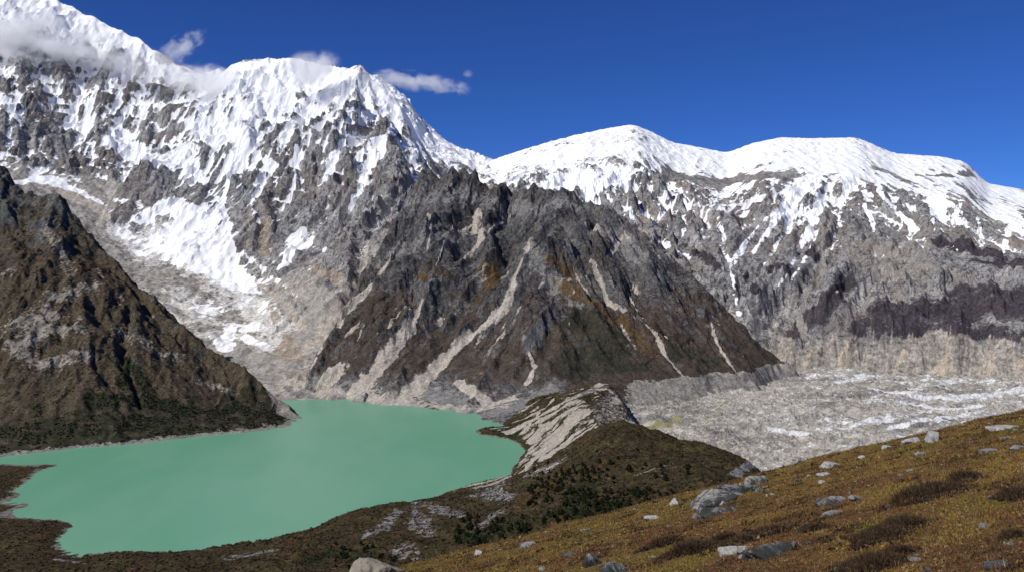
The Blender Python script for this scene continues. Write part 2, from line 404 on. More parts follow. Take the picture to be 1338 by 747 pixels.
M1_SIL = [(-160, -150), (-60, -60), (0, -22), (60, -8), (100, 14), (140, 30), (160, 44), (190, 55), (215, 74), (245, 90), (262, 97),
          (295, 93), (305, 80), (345, 77), (385, 76), (420, 85), (450, 88), (480, 88), (490, 100), (515, 112), (535, 130), (550, 153),
          (565, 171), (590, 188), (620, 200), (650, 208), (690, 238), (720, 262), (780, 300)]
def build_m1():
    T = Terrain((-4300, 800), (2250, 6500), 8.5); rng = np.random.default_rng(11)
    crest = L((-160, -150, 6100), (-60, -60, 5900), (0, -22, 5800), (60, -8, 5700), (100, 14, 5650), (140, 30, 5600), (190, 55, 5450), (215, 74, 5350), (262, 97, 5200),
              (295, 93, 5150), (305, 80, 5150), (345, 77, 5120), (385, 76, 5060), (420, 85, 5000), (450, 88, 4950), (480, 88, 4900), (515, 112, 4850), (550, 153, 4800),
              (590, 188, 4780), (650, 208, 4850), (720, 262, 4900))
    main = [(crest, .95)]
    for r in ([(305, 80, 5150), (292, 130, 4900), (272, 190, 4600), (235, 235, 4350)],
              [(390, 80, 5050), (410, 120, 4800), (432, 170, 4520), (455, 240, 4150), (440, 315, 3850)],
              [(345, 77, 5100), (352, 140, 4750), (380, 215, 4350), (385, 290, 3950), (380, 345, 3700)],
              [(480, 90, 4900), (500, 140, 4600), (520, 185, 4250), (500, 240, 3800), (468, 300, 3450), (450, 345, 3200), (438, 385, 3020)],
              [(555, 175, 4700), (565, 205, 4200), (545, 240, 3750), (515, 290, 3400)],
              [(190, 55, 5450), (205, 120, 5100), (225, 180, 4750), (240, 235, 4450)],
              [(100, 14, 5650), (118, 90, 5250), (135, 160, 4850), (150, 225, 4500)],
              [(60, -8, 5700), (62, 90, 5200), (75, 160, 4850), (80, 225, 4550)],
              [(0, -22, 5800), (10, 90, 5200), (15, 170, 4800), (0, 215, 4550)],
              [(-60, -60, 5900), (-50, 90, 5100), (-40, 180, 4600)],
              [(590, 188, 4780), (600, 215, 4500), (610, 235, 4250)],
              [(650, 208, 4850), (690, 240, 4550), (700, 250, 4350)],
              [(250, 92, 5200), (248, 150, 4850), (300, 230, 4350), (320, 290, 4000)]):
        main.append((L(*r), 1.05))
    ridges = spurs(main, rng, 400, 520, 1.0, 2, .85)
    base = tps(L((-120, 200, 4400), (0, 222, 4300), (60, 240, 4250), (140, 285, 4150), (200, 310, 4150), (260, 330, 4050), (320, 350, 3900), (370, 385, 3600), (120, 330, 3800),
                 (200, 375, 3500), (260, 420, 3200), (330, 440, 3100), (390, 470, 2750), (380, 512, 2400), (430, 490, 2500), (430, 410, 3000), (400, 365, 3450), (300, 470, 2800),
                 (460, 380, 3300), (560, 330, 3700), (680, 300, 4200), (-100, 330, 3400), (100, 420, 2900), (0, 150, 5200), (200, 150, 5200), (400, 170, 5000), (600, 250, 4800)))
    wx = fbm(T.X, T.Y, 420, 4, .55, 1) * 130; wy = fbm(T.X, T.Y, 420, 4, .55, 2) * 130
    B = base(T.X, T.Y) - 1.5 * np.maximum(T.X - np.interp(T.Y, [2250, 3000, 3500, 3900, 4400, 4900], [-400, -380, -200, 120, 420, 800]), 0)
    T.Z = raise_ridges(T.X + wx, T.Y + wy, B, ridges, 150, T.x0, T.y0, T.dx)
    h = np.clip((T.Z - B) / 250, 0, 1)
    bound = np.interp(T.X / T.Y * F + CX, [-100, 0, 60, 150, 250, 350, 480, 650], [800, 800, 780, 720, 640, 600, 620, 760])
    above = sst(0, 90, T.Z - bound); h = np.maximum(h, above * .8)
    yc = np.interp(T.X / T.Y * F + CX, [CX + F * q[0] / q[1] for q in crest], [q[1] for q in crest])
    near = np.exp(-(np.abs(T.Y - yc) / 260) ** 2)
    T.Z += (ridged(T.X + wx, T.Y + wy, 300, 6, .55, 5) - .45) * (25 + 75 * h) * (1 - .8 * near)
    T.Z, flow = erode_soft(T.Z, T.dx, 40000, rng, 2, .35)
    h0 = h; h = h * (1 - .95 * near) * (1 - .35 * sst(1150, 1500, T.Z) * sst(200, 300, T.X / T.Y * F + CX))
    px = T.X / T.Y * F + CX; we = sst(170, 290, px)
    ribs = ribs_along(T.X, T.Y, (-.5, -.9), 120, 4.5, 15) * we + ribs_along(T.X, T.Y, (.15, -.9), 110, 3, 17) * (1 - we)
    rib2 = ribs_along(T.X, T.Y, (-.55, -.85), 46, 5, 18) * we + ribs_along(T.X, T.Y, (.1, -.9), 42, 3, 19) * (1 - we)
    T.Z += h * (ribs * 60 + rib2 * 22)
    T.Z += h * (facets(T.X + wx * .3, T.Y + wy * .3, 110, 6) * 42 + facets(T.X, T.Y, 42, 7) * 22 + fbm(T.X, T.Y, 30, 3, .6, 8) * 9)
    ph = (T.Z + .25 * T.X + fbm(T.X, T.Y, 300, 4, .5, 9) * 90) / 64
    T.Z += h * 13 * np.sin(ph * 2 * math.pi) * sst(-.2, .3, fbm(T.X, T.Y, 420, 3, .5, 14))
    T.Z += (1 - h0) * (fbm(T.X, T.Y, 60, 4, .6, 12) * 14 + (ridged(T.X, T.Y, 180, 4, .5, 13) - .5) * 20)
    T.fit_crest(M1_SIL, 500, 8)
    T.prep()
    sl = T.slope(); cav = blur(T.Z, 5) - T.Z; cav2 = blur(T.Z, 2) - T.Z
    fl = np.log1p(flow); fl /= np.percentile(fl, 99)
    px = T.X / T.Y * F + CX
    s = -(sl - .95) * .5 + cav / 22 + cav2 / 14 + .3 * sst(.5, .9, fl) - ribs * .9 - rib2 * .5 + fbm(T.X, T.Y, 260, 3, .5, 16) * 1.0 + (blur(T.Z, 14) - T.Z) / 120
    west = 1 - sst(200, 300, px)
    fr = np.interp(T.Z, [480, 600, 750, 900, 1100, 1300, 1420], [0, .10, .38, .64, .86, .97, .995]) * (1 - west) + np.interp(T.Z, [560, 700, 850, 1100, 1500, 1800, 2000], [0, .26, .46, .58, .72, .90, .98]) * west
    T.attr['snow'] = np.clip(coverage(s, T.Z, fr), -.5, 1.6)
    T.attr['debris'] = (1 - sst(10, 70, T.Z - B - 20)) * (1 - above)
    T.attr['scree'] = np.zeros_like(T.Z)
    T.attr['talus'] = np.zeros_like(T.Z); T.attr['pale'] = np.zeros_like(T.Z); T.attr['ochre'] = np.zeros_like(T.Z)
    T.attr['snow'] = np.where(h0 < .15, np.minimum(T.attr['snow'], -.25 + h * 4 + 1.4 * sst(-40, 60, T.Z - np.interp(px, [-100, 0, 60, 150, 250, 350, 480, 650], [800, 800, 780, 720, 640, 600, 620, 760]))), T.attr['snow'])
    S = lambda a, *p: T.paint('snow', p, a)
    # snow fields
    S(1.0, (25, 238, 9), (60, 236, 12), (100, 250, 8), (140, 268, 3))
    S(1.2, (185, 288, 10), (225, 268, 14), (262, 285, 22), (285, 315, 20), (295, 345, 10))
    S(.8, (255, 300, 25), (300, 350, 14), (330, 380, 7))
    S(1.0, (285, 265, 5), (300, 300, 5)); S(.9, (295, 312, 5), (340, 348, 4), (385, 385, 3), (395, 405, 2))
    S(1.1, (298, 345, 6), (305, 362, 8)); S(1.0, (365, 350, 8), (385, 315, 9), (395, 300, 5)); S(1.0, (425, 325, 5), (435, 322, 4))
    S(1.3, (278, 440, 6), (295, 455, 12), (300, 425, 4)); S(1.3, (318, 440, 5), (345, 452, 9)); S(.8, (225, 415, 3), (245, 440, 3), (275, 462, 4))
    S(.7, (140, 185, 12), (175, 200, 16), (215, 215, 14), (240, 200, 16), (250, 235, 14)); S(.5, (190, 60, 20), (150, 40, 20), (60, 20, 30))
    S(.7, (300, 100, 18), (330, 110, 20), (360, 115, 18), (330, 150, 15)); S(.5, (260, 170, 18), (320, 185, 18), (300, 220, 16))
    S(.8, (470, 210, 6), (490, 190, 6), (520, 165, 5)); S(.6, (440, 100, 12), (470, 110, 14), (505, 130, 10), (545, 165, 7), (600, 200, 6), (640, 212, 6))
    S(.6, (0, 130, 6), (25, 155, 5))
    S(.55, (215, 300, 22), (260, 330, 26), (310, 370, 18)); S(.5, (240, 380, 25), (290, 400, 25)); S(.6, (315, 425, 14), (340, 425, 8)); S(1.0, (372, 345, 5), (380, 325, 8), (398, 312, 9), (410, 322, 4))
    WP = lambda n, a, *p: T.paint(n, p, a, .95)
    WP('pale', .78, (200, 300, 24), (260, 340, 34), (320, 390, 30), (360, 430, 22)); WP('pale', .68, (230, 380, 24), (270, 420, 22)); WP('pale', .7, (150, 300, 16), (200, 345, 16)); WP('snow', .76, (230, 315, 34), (300, 365, 32), (350, 405, 20)); WP('snow', .66, (250, 400, 20), (290, 425, 24), (345, 435, 22)); WP('snow', .6, (150, 290, 12), (190, 330, 14)); WP('pale', .7, (290, 440, 26), (350, 450, 22), (385, 420, 14))
    S(1.2, (300, 215, 3), (297, 250, 3), (285, 278, 5)); S(1.1, (314, 218, 2), (318, 262, 1.5)); S(1.2, (352, 212, 4), (335, 240, 3), (329, 275, 3), (338, 292, 4)); S(1.1, (389, 200, 3), (383, 250, 2)); S(1.2, (440, 205, 7), (425, 235, 6), (412, 250, 3))
    S(1.2, (500, 190, 8), (485, 220, 8), (462, 262, 5), (450, 285, 3)); S(1.1, (545, 190, 5), (535, 225, 3)); S(1.0, (395, 300, 6), (380, 330, 5)); S(.9, (560, 200, 8), (600, 212, 6), (650, 228, 5))
    # bare walls
    S(-.9, (35, 130, 5), (38, 175, 6), (34, 200, 5)); S(-.6, (60, 150, 14), (80, 190, 14), (100, 225, 14)); S(-.7, (170, 235, 22), (215, 245, 18), (130, 240, 12))
    S(-.5, (50, 90, 22), (90, 90, 14)); S(-.8, (400, 290, 12), (415, 240, 14), (405, 200, 9)); S(-.7, (440, 290, 12), (455, 240, 12))
    S(-.6, (345, 190, 8), (362, 165, 6)); S(-.6, (470, 180, 9), (490, 165, 9), (520, 195, 10)); S(-.5, (390, 125, 7), (410, 128, 6)); S(-.5, (210, 150, 14), (225, 170, 10))
    D = lambda n, *p: T.paint(n, p, 1.0)
    D('scree', (540, 250, 2), (512, 308, 3), (496, 335, 6), (476, 365, 9), (454, 388, 11), (430, 418, 12), (410, 448, 12)); D('scree', (470, 285, 2), (480, 312, 3), (478, 345, 4), (470, 368, 5)); D('scree', (528, 235, 2), (508, 290, 2.5), (500, 310, 3))
    D('scree', (300, 345, 2), (345, 375, 4), (375, 400, 6), (395, 430, 5)); D('scree', (330, 352, 1.5), (380, 385, 2), (400, 408, 2)); D('scree', (350, 385, 5), (362, 420, 5)); D('scree', (60, 245, 10), (110, 262, 8), (140, 285, 6)); D('pale', (230, 330, 16), (290, 370, 18), (330, 400, 12)); D('pale', (120, 350, 8), (190, 385, 10), (235, 430, 9));
    D('ochre', (330, 420, 16), (370, 440, 16), (385, 470, 14)); D('ochre', (250, 350, 14), (270, 370, 10)); D('ochre', (340, 290, 10), (350, 330, 10)); D('ochre', (440, 365, 12), (410, 350, 8)); D('ochre', (430, 500, 8), (455, 490, 8)); D('scree', (385, 500, 22), (440, 500, 18), (420, 515, 14)); D('scree', (455, 480, 12), (440, 505, 10))
    D('talus', (415, 385, 14), (410, 420, 18), (395, 450, 10)); D('talus', (300, 440, 6), (330, 470, 18), (370, 480, 18))
    o = T.mesh('snow_mountain', mountain_mat('snow mountain rock', GREY, 26,
               [('debris', DEBRIS, 2.2), ('ochre', [(.3, C(.15, .12, .095)), (.5, C(.27, .225, .18)), (.7, C(.42, .37, .31))], 2.4), ('pale', [(.3, C(.34, .33, .315)), (.5, C(.52, .505, .48)), (.7, C(.72, .71, .69))], 2.6), ('talus', [(.3, C(.22, .21, .195)), (.7, C(.36, .335, .305))], 1.2), ('scree', SCREE, 1.3)], 7, tint=C(.20, .17, .145), scatter=.33), smooth=False)
    return T, tag(o, 'high snow covered mountain wall with grey cliffs above the lake head', 'mountain', kind='structure')

# ------------------------------------------------------------------ the far range beyond the glacier
M3_SIL = [(560, 240), (600, 230), (650, 207), (680, 197), (720, 185), (760, 175), (800, 167), (828, 163), (850, 172), (880, 187), (910, 192), (950, 200), (985, 187), (1020, 180),
          (1060, 181), (1120, 180), (1150, 193), (1170, 201), (1230, 205), (1262, 212), (1275, 225), (1290, 240), (1338, 248), (1420, 262), (1500, 280)]
def build_m3():
    T = Terrain((-400, 4000), (2380, 6300), 8.0); rng = np.random.default_rng(23)
    crest = L((560, 240, 5700), (600, 230, 5600), (650, 207, 5500), (720, 185, 5450), (800, 167, 5400), (828, 163, 5350), (850, 172, 5300), (910, 192, 5150), (950, 200, 5000), (985, 187, 4900),
              (1020, 180, 4800), (1060, 181, 4700), (1120, 180, 4600), (1150, 193, 4580), (1170, 201, 4560), (1230, 205, 4480), (1262, 212, 4420), (1290, 240, 4380), (1338, 248, 4350), (1420, 262, 4300), (1500, 280, 4250))
    main = []
    for r, sl in (([(1090, 195, 4550), (1075, 240, 4250), (1055, 300, 3850), (1035, 350, 3500), (1010, 400, 3150), (1000, 440, 2900)], .8),
              ([(1120, 180, 4600), (1150, 225, 4250), (1180, 275, 3950), (1215, 312, 3700), (1240, 350, 3450)], .75),
              ([(1262, 212, 4420), (1275, 255, 4150), (1310, 300, 3850), (1338, 330, 3600)], .8),
              ([(950, 215, 4850), (930, 245, 4600), (900, 290, 4250), (880, 330, 3950)], .85),
              ([(870, 215, 5000), (880, 250, 4650), (895, 290, 4300)], .85),
              ([(1000, 210, 4650), (975, 260, 4300), (950, 320, 3850), (930, 370, 3450)], .85),
              ([(1060, 190, 4600), (1025, 250, 4250), (1000, 310, 3850), (985, 360, 3500)], .85),
              ([(1130, 360, 3650), (1095, 395, 3350), (1050, 425, 3050)], .62),
              ([(1185, 377, 3500), (1150, 405, 3250), (1120, 440, 2980)], .62),
              ([(1250, 372, 3480), (1215, 405, 3200), (1190, 450, 2920)], .62),
              ([(1350, 325, 3700), (1300, 375, 3350), (1265, 420, 3050), (1240, 455, 2880)], .62),
              ([(1440, 330, 3700), (1380, 380, 3350), (1340, 440, 2950)], .62),
              ([(1200, 205, 4520), (1225, 250, 4200), (1250, 295, 3900)], .85),
              ([(1350, 255, 4300), (1370, 300, 3950)], .85)):
        main.append((L(*r), sl))
    ridges = spurs(main, rng, 300, 360, .85, 2, .8) + [(crest, .42)]
    cliff = tps(L((560, 300, 5000), (700, 245, 4700), (760, 260, 4650), (800, 285, 4500), (830, 310, 4300), (900, 340, 4000), (960, 400, 3500), (985, 430, 3050), (1000, 470, 2700), (1050, 447, 2840), (1150, 452, 2840),
                  (1250, 455, 2800), (1338, 452, 2780), (1450, 455, 2760), (1100, 330, 3750), (1170, 345, 3650), (1250, 355, 3600), (1338, 340, 3700), 
                  (880, 260, 4600), (950, 255, 4500), (1050, 260, 4250), (1150, 260, 4200), (1250, 270, 4150), (1338, 300, 4000), (700, 200, 5300), (850, 200, 5150), (960, 212, 4900), (1500, 350, 3600)) + [(1100, 3080, 118), (1250, 3220, 128), (1500, 3250, 135), (1750, 3250, 135), (1990, 3250, 140), (1020, 3000, 115)])
    wx = fbm(T.X, T.Y, 380, 4, .55, 31) * 100; wy = fbm(T.X, T.Y, 380, 4, .55, 32) * 100
    B = cliff(T.X, T.Y)
    T.Z = raise_ridges(T.X + wx, T.Y + wy, B, ridges, 40, T.x0, T.y0, T.dx)
    T.Z += (ridged(T.X + wx, T.Y + wy, 260, 6, .55, 35) - .45) * np.interp(T.Z, [60, 300, 900, 1100, 1250], [15, 70, 60, 16, 8])
    T.prep(5)
    gul = [[(1060, 240, 8), (1030, 270, 6), (1005, 300, 4), (985, 330, 3)], [(1068, 270, 5), (1055, 310, 4), (1035, 345, 3), (1018, 375, 3)], [(940, 285, 4), (948, 325, 3), (957, 360, 3.5), (962, 395, 4), (966, 412, 7)],
           [(1128, 240, 2), (1130, 270, 2), (1142, 295, 2)], [(1125, 210, 5), (1150, 250, 4), (1175, 280, 3), (1200, 302, 2.5)], [(975, 315, 2.5), (955, 345, 2)], [(1000, 285, 3), (975, 318, 3), (960, 345, 2)],
           [(855, 310, 3), (872, 322, 4), (900, 335, 3)], [(1105, 235, 2), (1100, 270, 2), (1090, 310, 1.5)], [(1045, 260, 3), (1020, 310, 2.5), (1000, 345, 1.5)],
           [(1068, 252, 2), (1066, 290, 2), (1056, 320, 1.5)], [(1050, 255, 2), (1044, 295, 1.5)], [(1034, 260, 2), (1026, 292, 1.5)], [(1058, 325, 2.5), (1044, 352, 2.5), (1030, 372, 3)], [(870, 250, 2.5), (860, 288, 2)], [(888, 248, 2.5), (872, 284, 2)],
           [(905, 262, 3), (890, 300, 2)], [(1258, 262, 3), (1244, 292, 2)], [(1278, 285, 3), (1283, 322, 2)], [(1215, 262, 3), (1222, 300, 2)], [(1320, 290, 4), (1312, 330, 2)], [(780, 262, 3), (792, 290, 2)], [(820, 262, 3), (830, 292, 2)], [(928, 265, 2.5), (918, 300, 1.5)]]
    GM = np.zeros_like(T.Z)
    for g in gul: T.carve([(a, b, w + 4) for a, b, w in g], 16); GM = np.maximum(GM, T.mask([(a, b, w + 3) for a, b, w in g]))
    T.Z, flow = erode_soft(T.Z, T.dx, 36000, rng, 2, .5)
    h = np.interp(T.Z, [100, 250, 850, 1000, 1100], [.5, 1, 1, .3, .12])
    px = T.X / T.Y * F + CX; wl = 1 - sst(1085, 1135, px); wm = sst(905, 960, px)
    def fan(sz, sd): return (ribs_along(T.X, T.Y, (-.75, -.7), sz, 5, sd) * wm + ribs_along(T.X, T.Y, (.15, -.95), sz, 4, sd + 1) * (1 - wm)) * wl + ribs_along(T.X, T.Y, (.2, -.95), sz, 4, sd + 2) * (1 - wl)
    r1 = fan(230, 210); r2 = fan(70, 220)
    h = h * (1 - .8 * GM)
    T.Z += h * (r1 * 150 + r2 * 34)
    yc = np.interp(T.X / T.Y * F + CX, [CX + F * q[0] / q[1] for q in crest], [q[1] for q in crest])
    near = np.exp(-np.abs(T.Y - yc) / 170); h0 = h; h = h * (1 - .82 * near)
    px = T.X / T.Y * F + CX; we = sst(170, 290, px)
    ribs = ribs_along(T.X, T.Y, (-.5, -.9), 120, 4.5, 15) * we + ribs_along(T.X, T.Y, (.15, -.9), 110, 3, 17) * (1 - we)
    rib2 = ribs_along(T.X, T.Y, (-.55, -.85), 46, 5, 18) * we + ribs_along(T.X, T.Y, (.1, -.9), 42, 3, 19) * (1 - we)
    T.Z += h * (ribs * 60 + rib2 * 22)
    T.Z += h * (facets(T.X + wx * .3, T.Y + wy * .3, 110, 36) * 34 + facets(T.X, T.Y, 44, 37) * 18 + fbm(T.X, T.Y, 30, 3, .6, 38) * 8)
    T.fit_crest(M3_SIL, 300, 3)
    fx = [-400, 300, 600, 847, 1075, 1322, 1511, 2200]; fyy = [3000, 3000, 2950, 2849, 2775, 2671, 2514, 2400]
    T.Z -= 1.5 * np.maximum(np.interp(T.X, fx, fyy) + 62 + fbm(T.X, T.Y, 130, 3, .5, 50) * 50 - T.Y, 0)
    w = sst(10, 60, T.Z) * (1 - sst(100, 135, T.Z))
    T.Z += w * (ribs_along(T.X, T.Y, (-.15, -1), 62, 3, 44) * 26 + ribs_along(T.X, T.Y, (.1, -1), 22, 2.5, 45) * 9)
    sl = T.slope(); cav = blur(T.Z, 5) - T.Z; cav2 = blur(T.Z, 2) - T.Z
    fl = np.log1p(flow); fl /= np.percentile(fl, 99)
    px = T.X / T.Y * F + CX
    s = -(sl - .8) * .5 + cav / 22 + cav2 / 14 + .3 * sst(.5, .9, fl) + fbm(T.X, T.Y, 300, 3, .5, 46) * .7 + (blur(T.Z, 12) - T.Z) / 110 - r1 * 1.2 - r2 * 1.2
    fr = np.interp(T.Z + np.interp(px, [650, 800, 900, 1050, 1200, 1338], [80, 20, -30, 0, 20, 60]), [380, 500, 620, 740, 860, 960, 1050], [.03, .14, .34, .56, .76, .93, .99])
    T.attr['snow'] = np.maximum(np.clip(coverage(s, T.Z, fr), -.4, 1.6) - .9 * (1 - sst(230, 420, T.Z)), -.6)
    T.attr['ochre'] = np.clip(.22 + fbm(T.X, T.Y, 350, 4, .55, 49), 0, 1) * sst(250, 400, T.Z)
    T.attr['bank'] = (1 - sst(96, 124, T.Z + fbm(T.X, T.Y, 60, 3, .6, 47) * 26 + fbm(T.X, T.Y * .4, 190, 3, .6, 52) * 95))
    T.attr['dark'] = np.zeros_like(T.Z); T.attr['scree'] = np.zeros_like(T.Z); T.attr['talus'] = np.zeros_like(T.Z); T.attr['snow'] += 0
    S = lambda a, *p: T.paint('snow', p, a); D = lambda n, *p: T.paint(n, p, 1.0)
    for g in gul: S(1.5, *[(a, b, w * .8) for a, b, w in g])
    S(.9, (660, 212, 14), (740, 200, 24), (820, 190, 22), (880, 200, 12), (950, 208, 8), (1020, 195, 9), (1090, 195, 10), (1200, 212, 8), (1330, 258, 8))
    S(.9, (720, 240, 14), (770, 240, 24), (820, 230, 20)); S(.5, (810, 270, 12), (830, 290, 8))
    S(.8, (1075, 215, 14), (1055, 240, 18), (1030, 262, 14), (1010, 285, 8)); S(.6, (1075, 260, 9), (1062, 290, 8), (1048, 315, 5))
    S(.9, (1100, 210, 14), (1110, 240, 10)); S(.9, (1125, 210, 5), (1150, 250, 4), (1175, 280, 3), (1200, 302, 2.5))
    S(.9, (1128, 240, 2), (1130, 270, 2), (1142, 295, 2)); S(.6, (1010, 250, 12), (980, 265, 10), (920, 270, 9), (870, 260, 9), (865, 280, 6))
    S(.6, (1210, 250, 14), (1240, 270, 10)); S(.8, (1310, 270, 12), (1330, 300, 8)); S(.8, (855, 310, 3), (870, 320, 3), (895, 300, 3)); S(.7, (975, 318, 2), (955, 340, 2)); S(.7, (965, 330, 2), (990, 300, 2))
    for k in range(9):
        S(.9, (1028 + k * 5 + (k % 3), 245 + (k % 4) * 5, 1.2), (1018 + k * 6, 300 + (k * 7) % 25, .9))
    S(.6, (1215, 255, 18), (1255, 285, 14)); S(.6, (1310, 275, 18), (1335, 312, 14)); S(-1.4, (862, 230, 9), (890, 230, 14), (925, 240, 18), (960, 235, 15), (1005, 228, 15), (1038, 228, 10)); S(-1.1, (1145, 220, 8), (1165, 226, 9), (1188, 238, 8)); S(-1.1, (1200, 229, 5), (1240, 230, 6), (1272, 228, 6)); S(-.8, (700, 262, 5), (740, 268, 6)); S(-.7, (770, 280, 10), (820, 262, 8))
    S(-.6, (850, 235, 5), (870, 240, 6)); S(-.5, (1115, 300, 20), (1150, 310, 18))
    K = lambda *p: T.paint('dark', p, .82, .95)
    K((1140, 415, 20), (1185, 408, 26), (1240, 405, 30), (1300, 400, 34), (1360, 397, 40), (1420, 400, 40)); K((1125, 432, 14), (1190, 436, 16), (1260, 440, 16), (1340, 440, 18)); K((1110, 360, 10), (1092, 385, 14), (1075, 408, 15), (1050, 425, 15), (1035, 440, 11))
    D('dark', (1300, 345, 26), (1345, 345, 30)); D('dark', (1030, 355, 8), (1008, 350, 9)); D('dark', (1230, 318, 12), (1300, 330, 16)); D('dark', (975, 360, 6), (985, 380, 7)); D('dark', (1075, 340, 7), (1060, 330, 8)); D('dark', (915, 330, 8), (935, 350, 8))
    D('talus', (1140, 355, 15), (1200, 350, 20), (1250, 352, 12)); D('talus', (1080, 345, 10), (1060, 375, 8), (1035, 395, 5)); D('talus', (1180, 310, 12), (1215, 320, 10), (1150, 330, 10))
    D('talus', (1060, 400, 4), (1045, 410, 6), (1050, 440, 4)); D('talus', (860, 310, 4), (890, 345, 7), (905, 365, 4)); D('talus', (985, 400, 7), (990, 440, 6))
    WP = lambda n, a, *p: T.paint(n, p, a, .95)
    WP('scree', .6, (1108, 448, 4), (1104, 480, 15)); WP('scree', .74, (1242, 456, 4), (1234, 475, 10), (1224, 495, 18)); WP('scree', .7, (1306, 452, 2), (1296, 470, 6), (1284, 492, 12)); WP('scree', .62, (1182, 460, 5), (1170, 488, 12)); WP('scree', .6, (1060, 465, 5), (1054, 485, 10)); WP('scree', .6, (1335, 472, 5), (1328, 495, 9)); WP('scree', .6, (1144, 485, 10), (1138, 490, 10))
    D('scree', (1090, 372, 1), (1098, 395, 1.2))
    o = T.mesh('snow_range_mountain', mountain_mat('far range rock', GREY, 24,
               [('ochre', [(.3, C(.12, .10, .085)), (.5, C(.22, .19, .16)), (.7, C(.36, .32, .28))], 2.0), ('dark', [(.3, C(.024, .021, .028)), (.5, C(.05, .043, .05)), (.7, C(.10, .085, .085))], 2.2), ('talus', [(.3, C(.15, .14, .13)), (.5, C(.22, .205, .185)), (.7, C(.32, .295, .265))], 2.4),
                ('bank', [(.3, C(.10, .09, .08)), (.5, C(.27, .245, .215)), (.7, C(.45, .41, .36))], 2.2), ('scree', [(.3, C(.27, .225, .175)), (.7, C(.50, .43, .34))], 2.4)], 7, tint=C(.22, .19, .165), scatter=.42), smooth=False)
    return T, tag(o, 'long snow capped range with rocky spurs rising beyond the glacier', 'mountain', kind='structure')

